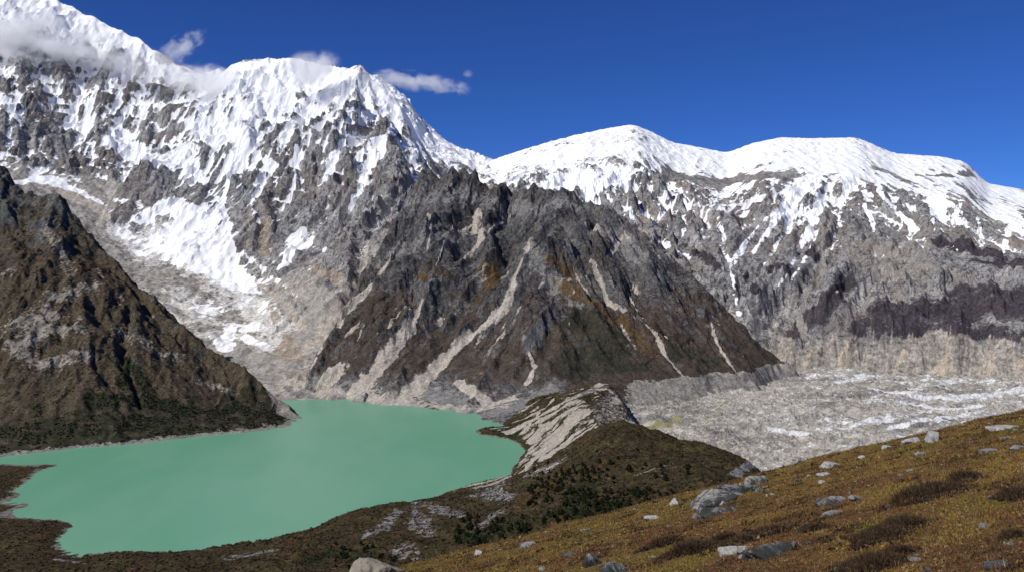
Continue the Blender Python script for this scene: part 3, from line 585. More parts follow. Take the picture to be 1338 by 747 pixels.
# ------------------------------------------------------------------ the dark rocky mountain in the middle
M2_SIL = [(540, 245), (555, 214), (562, 226), (575, 236), (590, 216), (600, 224), (615, 223), (625, 232), (640, 245), (655, 240), (672, 253), (690, 245),
          (700, 241), (720, 250), (735, 248), (742, 244), (752, 256), (770, 266), (795, 268), (810, 280), (840, 305), (870, 330), (900, 355), (940, 395), (975, 430), (1000, 462), (1025, 492)]
def build_m2():
    T = Terrain((-820, 1050), (1880, 3750), 4.0); rng = np.random.default_rng(5)
    crest = L((535, 255, 3330), (555, 214, 3330), (575, 236, 3300), (590, 216, 3260), (615, 223, 3230), (640, 245, 3200), (655, 240, 3180), (672, 252, 3160), (690, 245, 3140),
              (720, 250, 3100), (742, 245, 3080), (770, 266, 3060), (795, 268, 3020), (840, 305, 2960), (870, 330, 2920), (900, 355, 2870), (940, 395, 2790), (975, 430, 2720), (1000, 462, 2660), (1025, 491, 2610))
    main = [(crest, .95)]
    for r, sl in (([(742, 245, 3080), (715, 310, 2700), (695, 370, 2520), (665, 430, 2400), (630, 490, 2250), (608, 532, 2140)], .86),
              ([(640, 245, 3200), (640, 320, 2850), (605, 380, 2640), (560, 430, 2500), (530, 480, 2380), (506, 516, 2285)], .86),
              ([(590, 216, 3260), (560, 290, 2910), (520, 360, 2690), (475, 430, 2530), (438, 484, 2430)], .88),
              ([(795, 268, 3020), (775, 330, 2730), (760, 390, 2530), (735, 450, 2370), (712, 492, 2270)], .82),
              ([(840, 305, 2960), (850, 360, 2680), (875, 420, 2520), (905, 465, 2420)], .78),
              ([(900, 355, 2870), (920, 410, 2680), (955, 460, 2520)], .75),
              ([(555, 214, 3330), (530, 270, 3150), (505, 330, 2950), (470, 390, 2740), (432, 455, 2520)], .92)):
        main.append((L(*r), sl))
    ridges = spurs(main, rng, 340, 200, .85, 2, .9)
    base = tps(L((400, 520, 2330), (440, 500, 2420), (480, 528, 2220), (500, 515, 2290)) + [shore(470, 527), shore(500, 531), shore(540, 540), shore(580, 551), shore(615, 563), shore(640, 567)] +
               L((560, 500, 2330), (620, 530, 2170), (680, 525, 2120), (700, 500, 2230), (800, 490, 2260), (900, 470, 2420), (960, 470, 2530), (720, 420, 2500), (650, 400, 2560), (560, 400, 2620), (480, 420, 2680),
                 (430, 400, 2900), (800, 400, 2560), (880, 400, 2680), (1020, 500, 2520), (1080, 500, 2500), (700, 330, 2850), (560, 320, 2950), (850, 340, 2830), (450, 330, 3300), (600, 260, 3250), (800, 310, 3050), (950, 430, 2760)) +
               [(500, 3400, 200), (0, 3600, 250), (-600, 3600, 350), (900, 2900, 60)])
    wx = fbm(T.X, T.Y, 200, 4, .55, 51) * 50; wy = fbm(T.X, T.Y, 200, 4, .55, 52) * 50
    B = base(T.X, T.Y) - 10
    T.Z = raise_ridges(T.X + wx, T.Y + wy, B, ridges, 0, T.x0, T.y0, T.dx)
    h = sst(20, 200, T.Z)
    T.Z += (ridged(T.X + wx, T.Y + wy, 150, 6, .55, 55) - .45) * (5 + 16 * h)
    bx = np.array([P(398, 500, 2400), P(418, 452, 2570), P(456, 388, 2800), P(494, 325, 3050), P(535, 250, 3300), P(535, 250, 3800)])
    T.Z -= 1.7 * np.maximum(np.interp(T.Y, bx[:, 1], bx[:, 0]) - T.X, 0)
    backfall(T, crest, 1.0)
    T.prep(6)
    chutes = [[(690, 325, 4), (672, 362, 8), (660, 392, 9), (635, 418, 7), (600, 448, 10), (570, 480, 13), (535, 515, 20)],
              [(552, 390, 3), (535, 415, 10), (520, 440, 12), (500, 470, 15), (475, 500, 18), (462, 515, 18)],
              [(512, 312, 3), (500, 335, 6), (482, 365, 10), (460, 388, 13), (437, 418, 14), (418, 448, 12), (407, 472, 12)],
              [(470, 285, 2), (480, 310, 4), (477, 345, 5)],
              [(772, 336, 4), (782, 360, 6), (792, 385, 4), (815, 402, 2.5), (842, 425, 2.5), (858, 440, 4), (872, 465, 3), (892, 490, 3)],
              [(833, 355, 1.2), (822, 378, 2), (835, 402, 3), (858, 425, 2.5), (872, 434, 1.2)], [(928, 418, 4), (938, 440, 3), (950, 462, 3), (962, 482, 2)],
              [(625, 265, 6), (622, 285, 8), (630, 305, 7), (608, 325, 4), (592, 348, 1.5)], [(668, 272, 1.5), (645, 295, 2), (630, 307, 2.5)],
              [(560, 262, 3), (562, 290, 3.5), (558, 320, 2)], [(592, 290, 1.2), (577, 320, 1.5), (564, 345, 1)], [(812, 303, 4), (800, 325, 4), (790, 343, 2)], [(785, 280, 1), (762, 310, 1.5)],
              [(560, 540, 1), (520, 500, 1)][:0]]
    chutes = [c for c in chutes if c]
    CH = np.zeros_like(T.Z)
    for c in chutes: CH = np.maximum(CH, T.mask([(a, b, w * .72) for a, b, w in c], .85)); T.carve([(a, b, w + 4) for a, b, w in c], 6)
    h = h * (1 - CH * .9)
    T.Z, flow = erode_soft(T.Z, T.dx, 45000, rng, 2, .3)
    px = T.X / T.Y * F + CX; wl = 1 - sst(690, 770, px)
    r1 = ribs_along(T.X, T.Y, (-.7, -.8), 150, 5, 230) * wl + ribs_along(T.X, T.Y, (.5, -.85), 150, 5, 231) * (1 - wl)
    r2 = ribs_along(T.X, T.Y, (-.7, -.8), 34, 5, 234) * wl + ribs_along(T.X, T.Y, (.5, -.85), 34, 5, 235) * (1 - wl)
    T.Z += h * (r1 * 84 + r2 * 11)
    T.Z += h * (facets(T.X + wx * .4, T.Y + wy * .4, 70, 56) * 14 + facets(T.X, T.Y, 26, 57) * 6 + fbm(T.X, T.Y, 18, 3, .6, 58) * 3)
    T.fit_crest(M2_SIL, 60, 4)
    px = T.X / T.Y * F + CX
    east = sst(790, 850, px)
    T.Z = np.where((T.Z < 58) & (east > 0), T.Z - (58 - T.Z) * .9 * east, T.Z)     # the glacier's bank along its foot
    # a high ridge falls away behind the crest
    fl = np.log1p(flow); fl /= np.percentile(fl, 99)
    sl = T.slope(); cav = blur(T.Z, 4) - T.Z
    zz = T.Z + fbm(T.X, T.Y, 130, 4, .6, 61) * 90
    T.attr['brown'] = np.clip(sst(.0, 1, (450 - zz) / 260) * 1.0 - (sl - .85) * .45, 0, 1) * (.72 + .14 * sst(780, 860, px)) * np.where(px < 740, sst(25, 80, T.Z + fbm(T.X, T.Y, 50, 3, .6, 63) * 30), 1)
    for k in ('scree', 'green', 'orange', 'grey', 'bank'): T.attr[k] = np.zeros_like(T.Z)
    T.attr['bank'] = east * (1 - sst(56, 66, T.Z + fbm(T.X, T.Y, 60, 3, .6, 62) * 9))
    T.attr['snow'] = -.6 + .9 * sst(640, 800, T.Z) * (1 - sst(555, 620, px)) + cav / 20 * sst(560, 700, T.Z) * (1 - sst(600, 680, px))
    D = lambda n, *p: T.paint(n, p, 1.0)
    T.attr['scree'] = CH
    T.attr['scree'] = np.maximum(T.attr['scree'], .6 * sst(.16, .32, -r2 - r1 * .3) * sst(60, 160, T.Z) * (1 - sst(520, 620, T.Z)) * sst(.42, .7, fbm(T.X, T.Y, 220, 2, .5, 70) + .5))
    D('scree', (455, 522, 14), (500, 525, 14), (540, 532, 10), (580, 545, 8)); D('scree', (440, 485, 14), (425, 505, 14)); D('scree', (600, 500, 7), (640, 528, 8), (670, 520, 7))
    D('scree', (690, 500, 5), (700, 480, 4), (690, 460, 2)); D('scree', (1012, 482, 4), (1018, 492, 5))
    T.attr['grey'] = np.maximum(T.attr['grey'], .5 * (1 - sst(30, 85, T.Z)) * (px < 740))
    T.paint('grey', [(540, 260, 20), (590, 250, 20)], .62, .95); T.paint('grey', [(470, 350, 22), (520, 330, 26), (580, 310, 24)], .6, .95); T.paint('grey', [(620, 260, 18), (680, 275, 18), (740, 270, 16)], .6, .95); T.paint('grey', [(690, 320, 16), (720, 370, 18), (745, 410, 14)], .62, .95); T.paint('scree', [(480, 515, 18), (540, 525, 16), (600, 535, 14), (660, 530, 14)], .6, .95)
    D('grey', (540, 505, 16), (580, 520, 18), (620, 545, 14), (680, 530, 16), (720, 510, 12)); D('grey', (700, 430, 18), (690, 460, 10)); D('grey', (730, 370, 12), (745, 400, 16), (760, 420, 5)); D('grey', (790, 300, 20), (840, 340, 14))
    D('orange', (640, 352, 13), (646, 370, 15)); T.paint('orange', [(725, 340, 18), (755, 378, 20), (790, 405, 18)], .68, .95); T.paint('orange', [(815, 425, 14), (850, 462, 16)], .66, .95); T.paint('orange', [(560, 350, 14), (580, 362, 12)], .5, .95); D('orange', (550, 360, 5), (556, 366, 5))
    D('brown', (470, 420, 22), (510, 395, 16), (450, 440, 12)); D('brown', (800, 430, 30), (880, 450, 30), (960, 470, 14)); D('brown', (720, 440, 10), (730, 480, 14)); D('brown', (660, 460, 20), (640, 480, 14))
    D('green', (760, 425, 26), (800, 455, 24), (740, 480, 20), (840, 480, 10)); D('green', (880, 460, 14), (930, 470, 14))
    o = T.mesh('rocky_mountain', mountain_mat('dark mountain rock', [(.30, C(.036, .036, .041)), (.44, C(.08, .078, .08)), (.54, C(.128, .123, .12)), (.66, C(.22, .211, .20))], 15,
               [('grey', [(.3, C(.085, .083, .081)), (.5, C(.165, .16, .153)), (.7, C(.28, .268, .255))], 2.0), ('brown', [(.30, C(.026, .02, .017)), (.5, C(.055, .042, .033)), (.70, C(.10, .08, .064))], 2.4), ('orange', [(.3, C(.04, .026, .014)), (.5, C(.085, .054, .027)), (.7, C(.14, .095, .055))], 2.8),
                ('green', [(.3, C(.015, .016, .013)), (.5, C(.03, .031, .022)), (.7, C(.075, .056, .034))], 2.8), ('bank', [(.3, C(.10, .095, .082)), (.5, C(.22, .206, .183)), (.7, C(.38, .355, .32))], 3.0), ('scree', SCREE, 1.5)], 6, tint=C(.075, .06, .05), scatter=.3), keep=(T.Z > -25), smooth=False)
    return T, tag(o, 'dark jagged rock mountain with pale scree chutes between lake and glacier', 'mountain', kind='structure')

# ------------------------------------------------------------------ the brown mountain on the left shore
M4_SIL = [(-150, 120), (-60, 180), (0, 216), (18, 230), (25, 249), (50, 255), (75, 252), (90, 270), (105, 290), (130, 320), (155, 345), (180, 374), (200, 386), (240, 425), (280, 460), (320, 481), (350, 505), (375, 526), (396, 545)]
def build_m4():
    T = Terrain((-2100, -420), (1560, 3000), 3.6); rng = np.random.default_rng(9)
    crest = L((-150, 120, 2750), (-60, 180, 2680), (0, 216, 2620), (25, 249, 2560), (50, 255, 2530), (75, 252, 2500), (105, 290, 2440), (130, 320, 2400), (180, 374, 2310), (200, 386, 2280), (240, 425, 2220), (280, 460, 2170), (320, 481, 2130), (350, 505, 2100), (375, 526, 2080), (394, 543, 2060))
    main = [(crest, .9)]
    for r, sl in (([(75, 252, 2500), (85, 330, 2270), (110, 410, 2080), (120, 480, 1930), (110, 550, 1800)], .7), ([(180, 374, 2310), (190, 440, 2140), (215, 500, 2010), (230, 550, 1900)], .7),
                  ([(0, 216, 2620), (10, 320, 2300), (20, 420, 2060), (20, 520, 1860)], .7), ([(280, 460, 2170), (300, 510, 2070), (315, 550, 1980)], .7), ([(-100, 150, 2700), (-60, 350, 2250), (-50, 500, 1850)], .7)):
        main.append((L(*r), sl))
    ridges = spurs(main, rng, 260, 200, .8, 2, .88)
    base = tps([shore(-120, 610), shore(-60, 605), shore(0, 598), shore(60, 590), shore(110, 585), shore(190, 578), shore(265, 571), shore(330, 566), shore(385, 556), shore(397, 545), shore(388, 536)] +
               L((0, 560, 1760), (100, 550, 1800), (200, 545, 1880), (300, 540, 1990), (50, 450, 2000), (150, 460, 2020), (250, 490, 2060), (0, 330, 2250), (100, 350, 2220), (-100, 400, 2050), (340, 530, 2060)) +
               [(-1300, 2950, 300), (-900, 2700, 60), (-600, 2350, 10), (-1900, 2900, 500)])
    wx = fbm(T.X, T.Y, 160, 4, .55, 71) * 36; wy = fbm(T.X, T.Y, 160, 4, .55, 72) * 36
    B = base(T.X, T.Y) - 3
    T.Z = raise_ridges(T.X + wx, T.Y + wy, B, ridges, 0, T.x0, T.y0, T.dx)
    h = sst(5, 160, T.Z)
    T.Z += (ridged(T.X + wx, T.Y + wy, 120, 6, .55, 75) - .45) * (3 + 15 * h)
    backfall(T, crest, 1.1)
    T.prep(8)
    T.carve([(170, 395, 5), (166, 430, 8), (160, 460, 9), (172, 490, 6), (185, 530, 5)], 24)
    T.Z, flow = erode_soft(T.Z, T.dx, 26000, rng, 2, .35)
    r1 = ribs_along(T.X, T.Y, (.35, -.9), 80, 4, 270); r2 = ribs_along(T.X, T.Y, (.35, -.9), 28, 4, 271)
    T.Z += h * (r1 * 18 + r2 * 5)
    T.Z += h * (facets(T.X + wx * .4, T.Y + wy * .4, 60, 76) * 7 + facets(T.X, T.Y, 22, 77) * 2.5 + fbm(T.X, T.Y, 16, 3, .6, 78) * 3)
    T.fit_crest(M4_SIL, 20, 5)
    sl = T.slope()
    zz = T.Z + fbm(T.X, T.Y, 120, 4, .6, 81) * 110
    T.attr['brown'] = np.clip(1.05 - sst(330, 620, zz) * .75 - (sl - .75) * .55, 0, 1)
    for k in ('scree', 'green', 'grey'): T.attr[k] = np.zeros_like(T.Z)
    D = lambda n, *p: T.paint(n, p, 1.0)
    T.attr['green'] = .62 * (1 - sst(10, 120, T.Z + fbm(T.X, T.Y, 60, 3, .6, 83) * 60)); T.attr['shorerock'] = 1 - sst(1.5, 7, T.Z + fbm(T.X, T.Y, 25, 3, .6, 84) * 6)
    T.attr['scree'] = .55 * sst(.3, .62, fbm(T.X, T.Y, 55, 4, .6, 85) + .15) * sst(60, 160, T.Z) * (1 - sst(330, 480, T.Z))
    W = lambda n, a, *p: T.paint(n, p, a, .95)
    W('scree', .72, (352, 508, 7), (368, 530, 13), (386, 546, 12)); W('scree', .62, (20, 420, 26), (60, 410, 24), (35, 440, 22), (100, 425, 18)); W('scree', .55, (110, 465, 14), (50, 475, 14), (10, 450, 14)); D('scree', (352, 512, 4), (366, 532, 8), (384, 545, 7)); W('scree', .6, (312, 538, 7), (318, 552, 6)); W('scree', .6, (262, 540, 2), (268, 565, 3))
    W('scree', .6, (75, 390, 14), (125, 370, 12)); W('scree', .6, (225, 560, 3), (245, 572, 4)); W('scree', .6, (180, 510, 2.5), (190, 545, 2.5)); W('scree', .6, (130, 570, 8), (180, 568, 7), (100, 575, 7)); W('scree', .6, (25, 585, 9), (60, 582, 7)); W('scree', .5, (60, 300, 14), (80, 330, 12), (90, 360, 10)); W('scree', .5, (150, 430, 12), (230, 470, 14)); W('scree', .5, (260, 500, 12), (310, 515, 10))
    D('grey', (60, 290, 18), (80, 270, 12), (40, 330, 18), (70, 350, 14)); D('grey', (10, 260, 15), (20, 300, 18))
    D('green', (120, 525, 14), (160, 520, 12), (215, 530, 14), (250, 540, 10)); W('green', .62, (40, 560, 20), (120, 548, 22), (200, 550, 20)); W('green', .6, (240, 555, 16), (330, 545, 14)); D('green', (285, 540, 12), (310, 530, 10), (330, 545, 10)); D('green', (160, 505, 8), (165, 470, 6), (195, 510, 8))
    tip = T.mask([(350, 506, 7), (366, 528, 12), (386, 546, 12)], .8)
    for k in ('green', 'brown'): T.attr[k] = T.attr[k] * (1 - tip)
    T.attr['scree'] = np.maximum(T.attr['scree'], tip * .8)
    o = T.mesh('brown_mountain', mountain_mat('brown mountain soil', [(.30, C(.024, .023, .022)), (.44, C(.05, .047, .043)), (.54, C(.09, .084, .075)), (.66, C(.17, .16, .145))], 11,
               [('grey', [(.3, C(.04, .042, .04)), (.5, C(.075, .077, .072)), (.7, C(.15, .15, .14))], 1.8), ('brown', [(.30, C(.028, .021, .013)), (.5, C(.066, .050, .032)), (.70, C(.125, .098, .066))], 2.4), ('scree', [(.3, C(.13, .115, .095)), (.5, C(.22, .20, .17)), (.7, C(.34, .315, .28))], 2.8),
                ('green', [(.3, C(.010, .013, .008)), (.5, C(.024, .028, .014)), (.7, C(.055, .045, .022))], 2.6), ('shorerock', [(.3, C(.08, .075, .068)), (.7, C(.32, .30, .27))], 2.4)], 3.5, snow=False), keep=(T.Z > -12), smooth=False)
    return T, tag(o, 'brown scrub covered mountain on the near left shore of the lake', 'mountain', kind='structure')
# ------------------------------------------------------------------ the moraine, the near shore and the spits
def build_moraine():
    T = Terrain((-1150, 560), (640, 2300), 2.5); rng = np.random.default_rng(3)
    sh = [shore(*p) for p in ((625, 566), (648, 571), (670, 574), (683, 582), (690, 595), (684, 610))]
    wet = [(x, y, -14) for x, y, z in (shore(560, 600), shore(640, 600), shore(500, 560), shore(450, 640), shore(350, 670), shore(200, 690), shore(120, 700), shore(250, 620), shore(120, 640), shore(400, 560), shore(100, 610), shore(540, 635), shore(620, 620), shore(640, 582), shore(600, 575), shore(660, 592), shore(560, 548), shore(520, 538), shore(590, 557), shore(480, 534), shore(60, 650), shore(150, 680))] + [(-120, 2200, -40), (-300, 2250, -40), (-600, 2250, -40), (-900, 2200, -40), (-700, 1950, -30), (-1000, 1900, -30), (-150, 2080, -25), (-60, 2150, -20), (0, 2290, -10), (-1100, 1700, -20)]
    near = [shore(p, q + 2, 0) for p, q in ((82, 712), (85, 700), (100, 686), (88, 678), (60, 675), (30, 672), (12, 664), (40, 655), (30, 645), (20, 638), (40, 624), (60, 611), (78, 606), (40, 605), (8, 603), (150, 717))]
    land = [shore(0, 700, 6), shore(50, 695, 6), shore(0, 625, 6), shore(-60, 640, 8), shore(-60, 700, 8), shore(0, 655, 1), shore(40, 740, 5), shore(100, 738, 5), shore(0, 745, 6)]
    bank = [P(672, 622, 1500), P(640, 625, 1470), P(600, 637, 1420), P(560, 650, 1360), P(520, 657, 1330), P(490, 660, 1310), P(455, 668, 1285), P(400, 690, 1210), P(350, 705, 1165), P(300, 712, 1145), P(250, 720, 1120), P(200, 723, 1115)]
    back = [(x, y + 46, -4) for x, y, z in bank]
    rise = L((560, 690, 1100), (560, 740, 900), (400, 715, 1080), (400, 747, 960), (300, 735, 1080), (300, 747, 1010), (200, 737, 1075), (640, 650, 1220), (720, 602, 1400), (690, 625, 1340), (735, 586, 1350), (765, 568, 1320), (800, 559, 1290), (850, 573, 1265),
             (900, 580, 1235), (930, 584, 1205), (960, 600, 1170), (985, 616, 1150), (800, 620, 1090), (800, 680, 930), (700, 640, 1100), (700, 690, 950), (620, 670, 1130), (650, 720, 860), (900, 640, 1000), (930, 660, 900), (480, 700, 1110), (480, 747, 900)) + [(0, 700, 95), (-200, 800, 60), (250, 720, 130), (-500, 800, 14), (-500, 950, 8), (420, 800, 130)]
    ridge = L((788, 556, 1420), (782, 545, 1560), (778, 535, 1700), (785, 522, 1830), (800, 510, 1980), (815, 500, 2120)) 
    side = L((740, 560, 1640), (715, 580, 1600), (700, 545, 1880), (665, 556, 1950), (720, 526, 2020), (760, 511, 2100), (700, 520, 2150), (640, 557, 1930))
    ice = [(480, 1230, 28), (430, 1380, 18), (350, 1560, 14), (330, 1750, 14), (330, 1900, 14), (300, 2000, 16), (330, 2150, 20), (540, 1100, 40), (555, 1500, 14), (555, 2000, 14)]
    f = tps(sh + wet + near + land + bank + back + rise + ridge + side + ice)
    wx = fbm(T.X, T.Y, 60, 3, .5, 91) * 7; wy = fbm(T.X, T.Y, 60, 3, .5, 92) * 7
    T.Z = f(T.X + wx, T.Y + wy)
    hi = [(P(735, 586, 1350), P(765, 568, 1320), P(800, 559, 1290), P(788, 556, 1420), P(782, 545, 1560), P(778, 535, 1700), P(785, 522, 1830), P(800, 510, 1980), P(815, 500, 2120)),
          (P(800, 559, 1290), P(850, 573, 1265), P(900, 580, 1235), P(930, 584, 1205), P(960, 600, 1170))]
    T.Z = raise_ridges(T.X + wx * 1.5, T.Y + wy * 1.5, T.Z, [(list(h), .62) for h in hi], 0, T.x0, T.y0, T.dx)
    fy = [1100, 1150, 1250, 1350, 1420, 1500, 1650, 1840, 2000, 2150, 2300]; fx = [545, 530, 465, 385, 320, 250, 205, 240, 235, 228, 225]
    T.Z -= 60 * sst(0, 70, T.X - np.interp(T.Y, fy, fx)) * sst(1080, 1160, T.Y)
    lx = np.interp(T.Y, [1850, 1960, 2080, 2180, 2300], [-3000, -60, -30, 30, 60]); T.Z -= 40 * sst(0, 40, lx - T.X)
    T.prep(12)
    up = sst(1, 30, T.Z)
    px = T.X / T.Y * F + CX
    T.Z += fbm(T.X, T.Y, 110, 5, .55, 95) * (.8 + 9 * up) + (ridged(T.X, T.Y, 60, 4, .5, 96) - .5) * 8 * up + fbm(T.X, T.Y, 14, 4, .6, 97) * (.5 + 1.6 * up)
    T.Z, flow = erode(T.Z, T.dx, 90000, rng, erod=.15)
    T.rise = up
    for k in ('scree', 'grey', 'green', 'olive', 'wetrock', 'rust'): T.attr[k] = np.zeros_like(T.Z)
    D = lambda n, *p: T.paint(n, p, 1.0)
    n1 = fbm(T.X, T.Y, 70, 5, .6, 101); n2 = fbm(T.X, T.Y, 45, 4, .6, 102)
    T.attr['olive'] = np.clip(.42 + n1 * .9, 0, 1) * .8; T.attr['rust'] = np.clip(.38 + n2 * .9, 0, 1) * .75
    T.attr['wetrock'] = (1 - sst(.4, 1.8, T.Z + n2 * 3)) * .8
    D('scree', (768, 538, 8), (745, 558, 14), (718, 584, 16), (692, 606, 9)); D('scree', (750, 545, 14), (725, 570, 16), (700, 596, 12)); D('scree', (760, 525, 5), (738, 540, 6), (715, 560, 5)); D('scree', (722, 522, 3), (700, 545, 4), (682, 565, 4)); D('scree', (705, 515, 7), (690, 530, 5), (660, 525, 6))
    D('scree', (740, 600, 1.5), (715, 612, 2), (700, 615, 2)); D('scree', (805, 520, 5), (830, 535, 5), (820, 550, 6), (845, 550, 5)); D('scree', (800, 512, 3), (860, 512, 5), (760, 508, 2))
    W = lambda n, a, *p: T.paint(n, p, a, .95)
    W('grey', .62, (575, 668, 14), (600, 672, 13), (545, 655, 7), (540, 690, 11)); W('grey', .62, (640, 638, 16), (665, 650, 12), (620, 645, 12)); W('grey', .66, (690, 620, 14), (715, 612, 15), (735, 600, 10)); W('grey', .6, (520, 668, 9), (500, 690, 12), (480, 700, 10)); W('grey', .6, (550, 680, 16), (560, 700, 12)); W('grey', .6, (520, 718, 14), (540, 730, 12)); W('grey', .55, (350, 720, 12), (300, 728, 10)); W('grey', .55, (620, 690, 14), (650, 670, 12))
    cx = np.interp(T.Y, [1290, 1420, 1560, 1700, 1830, 1980, 2120, 2300], [q[0] for q in (P(800, 559, 1290), P(788, 556, 1420), P(782, 545, 1560), P(778, 535, 1700), P(785, 522, 1830), P(800, 510, 1980), P(815, 500, 2120), P(830, 500, 2300))])
    reg = sst(1330, 1430, T.Y) * sst(2, 8, T.Z); rb = ribs_along(T.X, T.Y, (-1, -.35), 34, 5, 260); lake = sst(-6, 6, cx - T.X - 8)
    T.attr['scree'] = np.maximum(T.attr['scree'], reg * lake * np.clip(.58 - rb * .95 - sst(1780, 2050, T.Y) * .3, 0, 1) * sst(-60, 20, 260 - (cx - T.X)))
    T.attr['scree'] = np.maximum(T.attr['scree'], reg * sst(4, 16, T.X - cx) * .46); T.attr['grey'] = np.maximum(T.attr['grey'], reg * (1 - lake) * .5)
    T.attr['green'] = np.maximum(T.attr['green'], reg * lake * .52 * sst(.02, .22, rb))
    D('grey', (830, 620, 2), (880, 605, 2)); D('grey', (990, 600, 5), (960, 620, 8)); D('grey', (760, 515, 6), (740, 520, 4), (790, 505, 8), (850, 505, 10)); W('grey', .6, (75, 730, 5), (110, 736, 4)); W('grey', .55, (95, 690, 5), (88, 700, 4)); W('grey', .5, (70, 609, 4), (40, 620, 4))
    D('green', (660, 565, 12), (640, 557, 8), (676, 572, 6)); D('green', (700, 540, 2), (670, 565, 3)); D('green', (720, 535, 2), (690, 575, 3)); D('green', (760, 528, 2.5), (735, 550, 2)); D('green', (790, 515, 6), (800, 525, 5))
    D('green', (640, 700, 18), (600, 705, 12), (690, 680, 14)); D('green', (480, 735, 14), (440, 720, 14), (400, 735, 14)); D('green', (800, 660, 20), (740, 670, 22), (770, 630, 16))
    D('scree', (470, 733, .1), (470, 733, .1))
    o = T.mesh('moraine_hill', None, keep=(T.Z > -7))
    m = Mat('moraine scrub', .95, .1)
    big = m.noise(30, 6, .62); mid = m.noise(8, 6, .65, dist=.4); fine = m.noise(2.6, 5, .65)
    v = m.math('ADD', m.math('MULTIPLY', mid, .5), m.math('MULTIPLY', fine, .5))
    v = m.math('ADD', m.math('MULTIPLY', m.math('SUBTRACT', v, .5), 1.7), .5)
    c = m.ramp(v, [(.3, C(.018, .014, .008)), (.5, C(.042, .031, .016)), (.7, C(.085, .063, .033))])
    edge = m.noise(9, 9, .72, dist=.4)
    for a, st, am in (('olive', [(.3, C(.022, .020, .009)), (.5, C(.055, .046, .018)), (.7, C(.11, .085, .03))], 1.2), ('rust', [(.3, C(.025, .014, .009)), (.5, C(.065, .035, .018)), (.7, C(.13, .075, .035))], 1.2),
                      ('green', [(.3, C(.009, .012, .007)), (.5, C(.022, .026, .011)), (.7, C(.06, .05, .02))], 1.5), ('grey', [(.3, C(.06, .058, .058)), (.5, C(.17, .162, .158)), (.7, C(.31, .30, .29))], 3.2),
                      ('scree', [(.3, C(.22, .195, .16)), (.5, C(.34, .30, .255)), (.7, C(.45, .405, .35))], 1.2), ('wetrock', [(.3, C(.05, .045, .035)), (.7, C(.25, .235, .21))], 2.5)):
        f = m.step(m.math('ADD', m.att(a), m.math('MULTIPLY', m.math('SUBTRACT', edge, .5), am)), .42, .58)
        c = m.mix(f, c, m.ramp(v, st))
    m.col(c); m.nor(m.bump(m.math('ADD', mid, m.math('MULTIPLY', fine, .5)), 2.0, .9))
    o.data.materials.append(m.m)
    return T, tag(o, 'brown scrub moraine hill with a pale scree bank above the lake', 'hill', kind='structure')

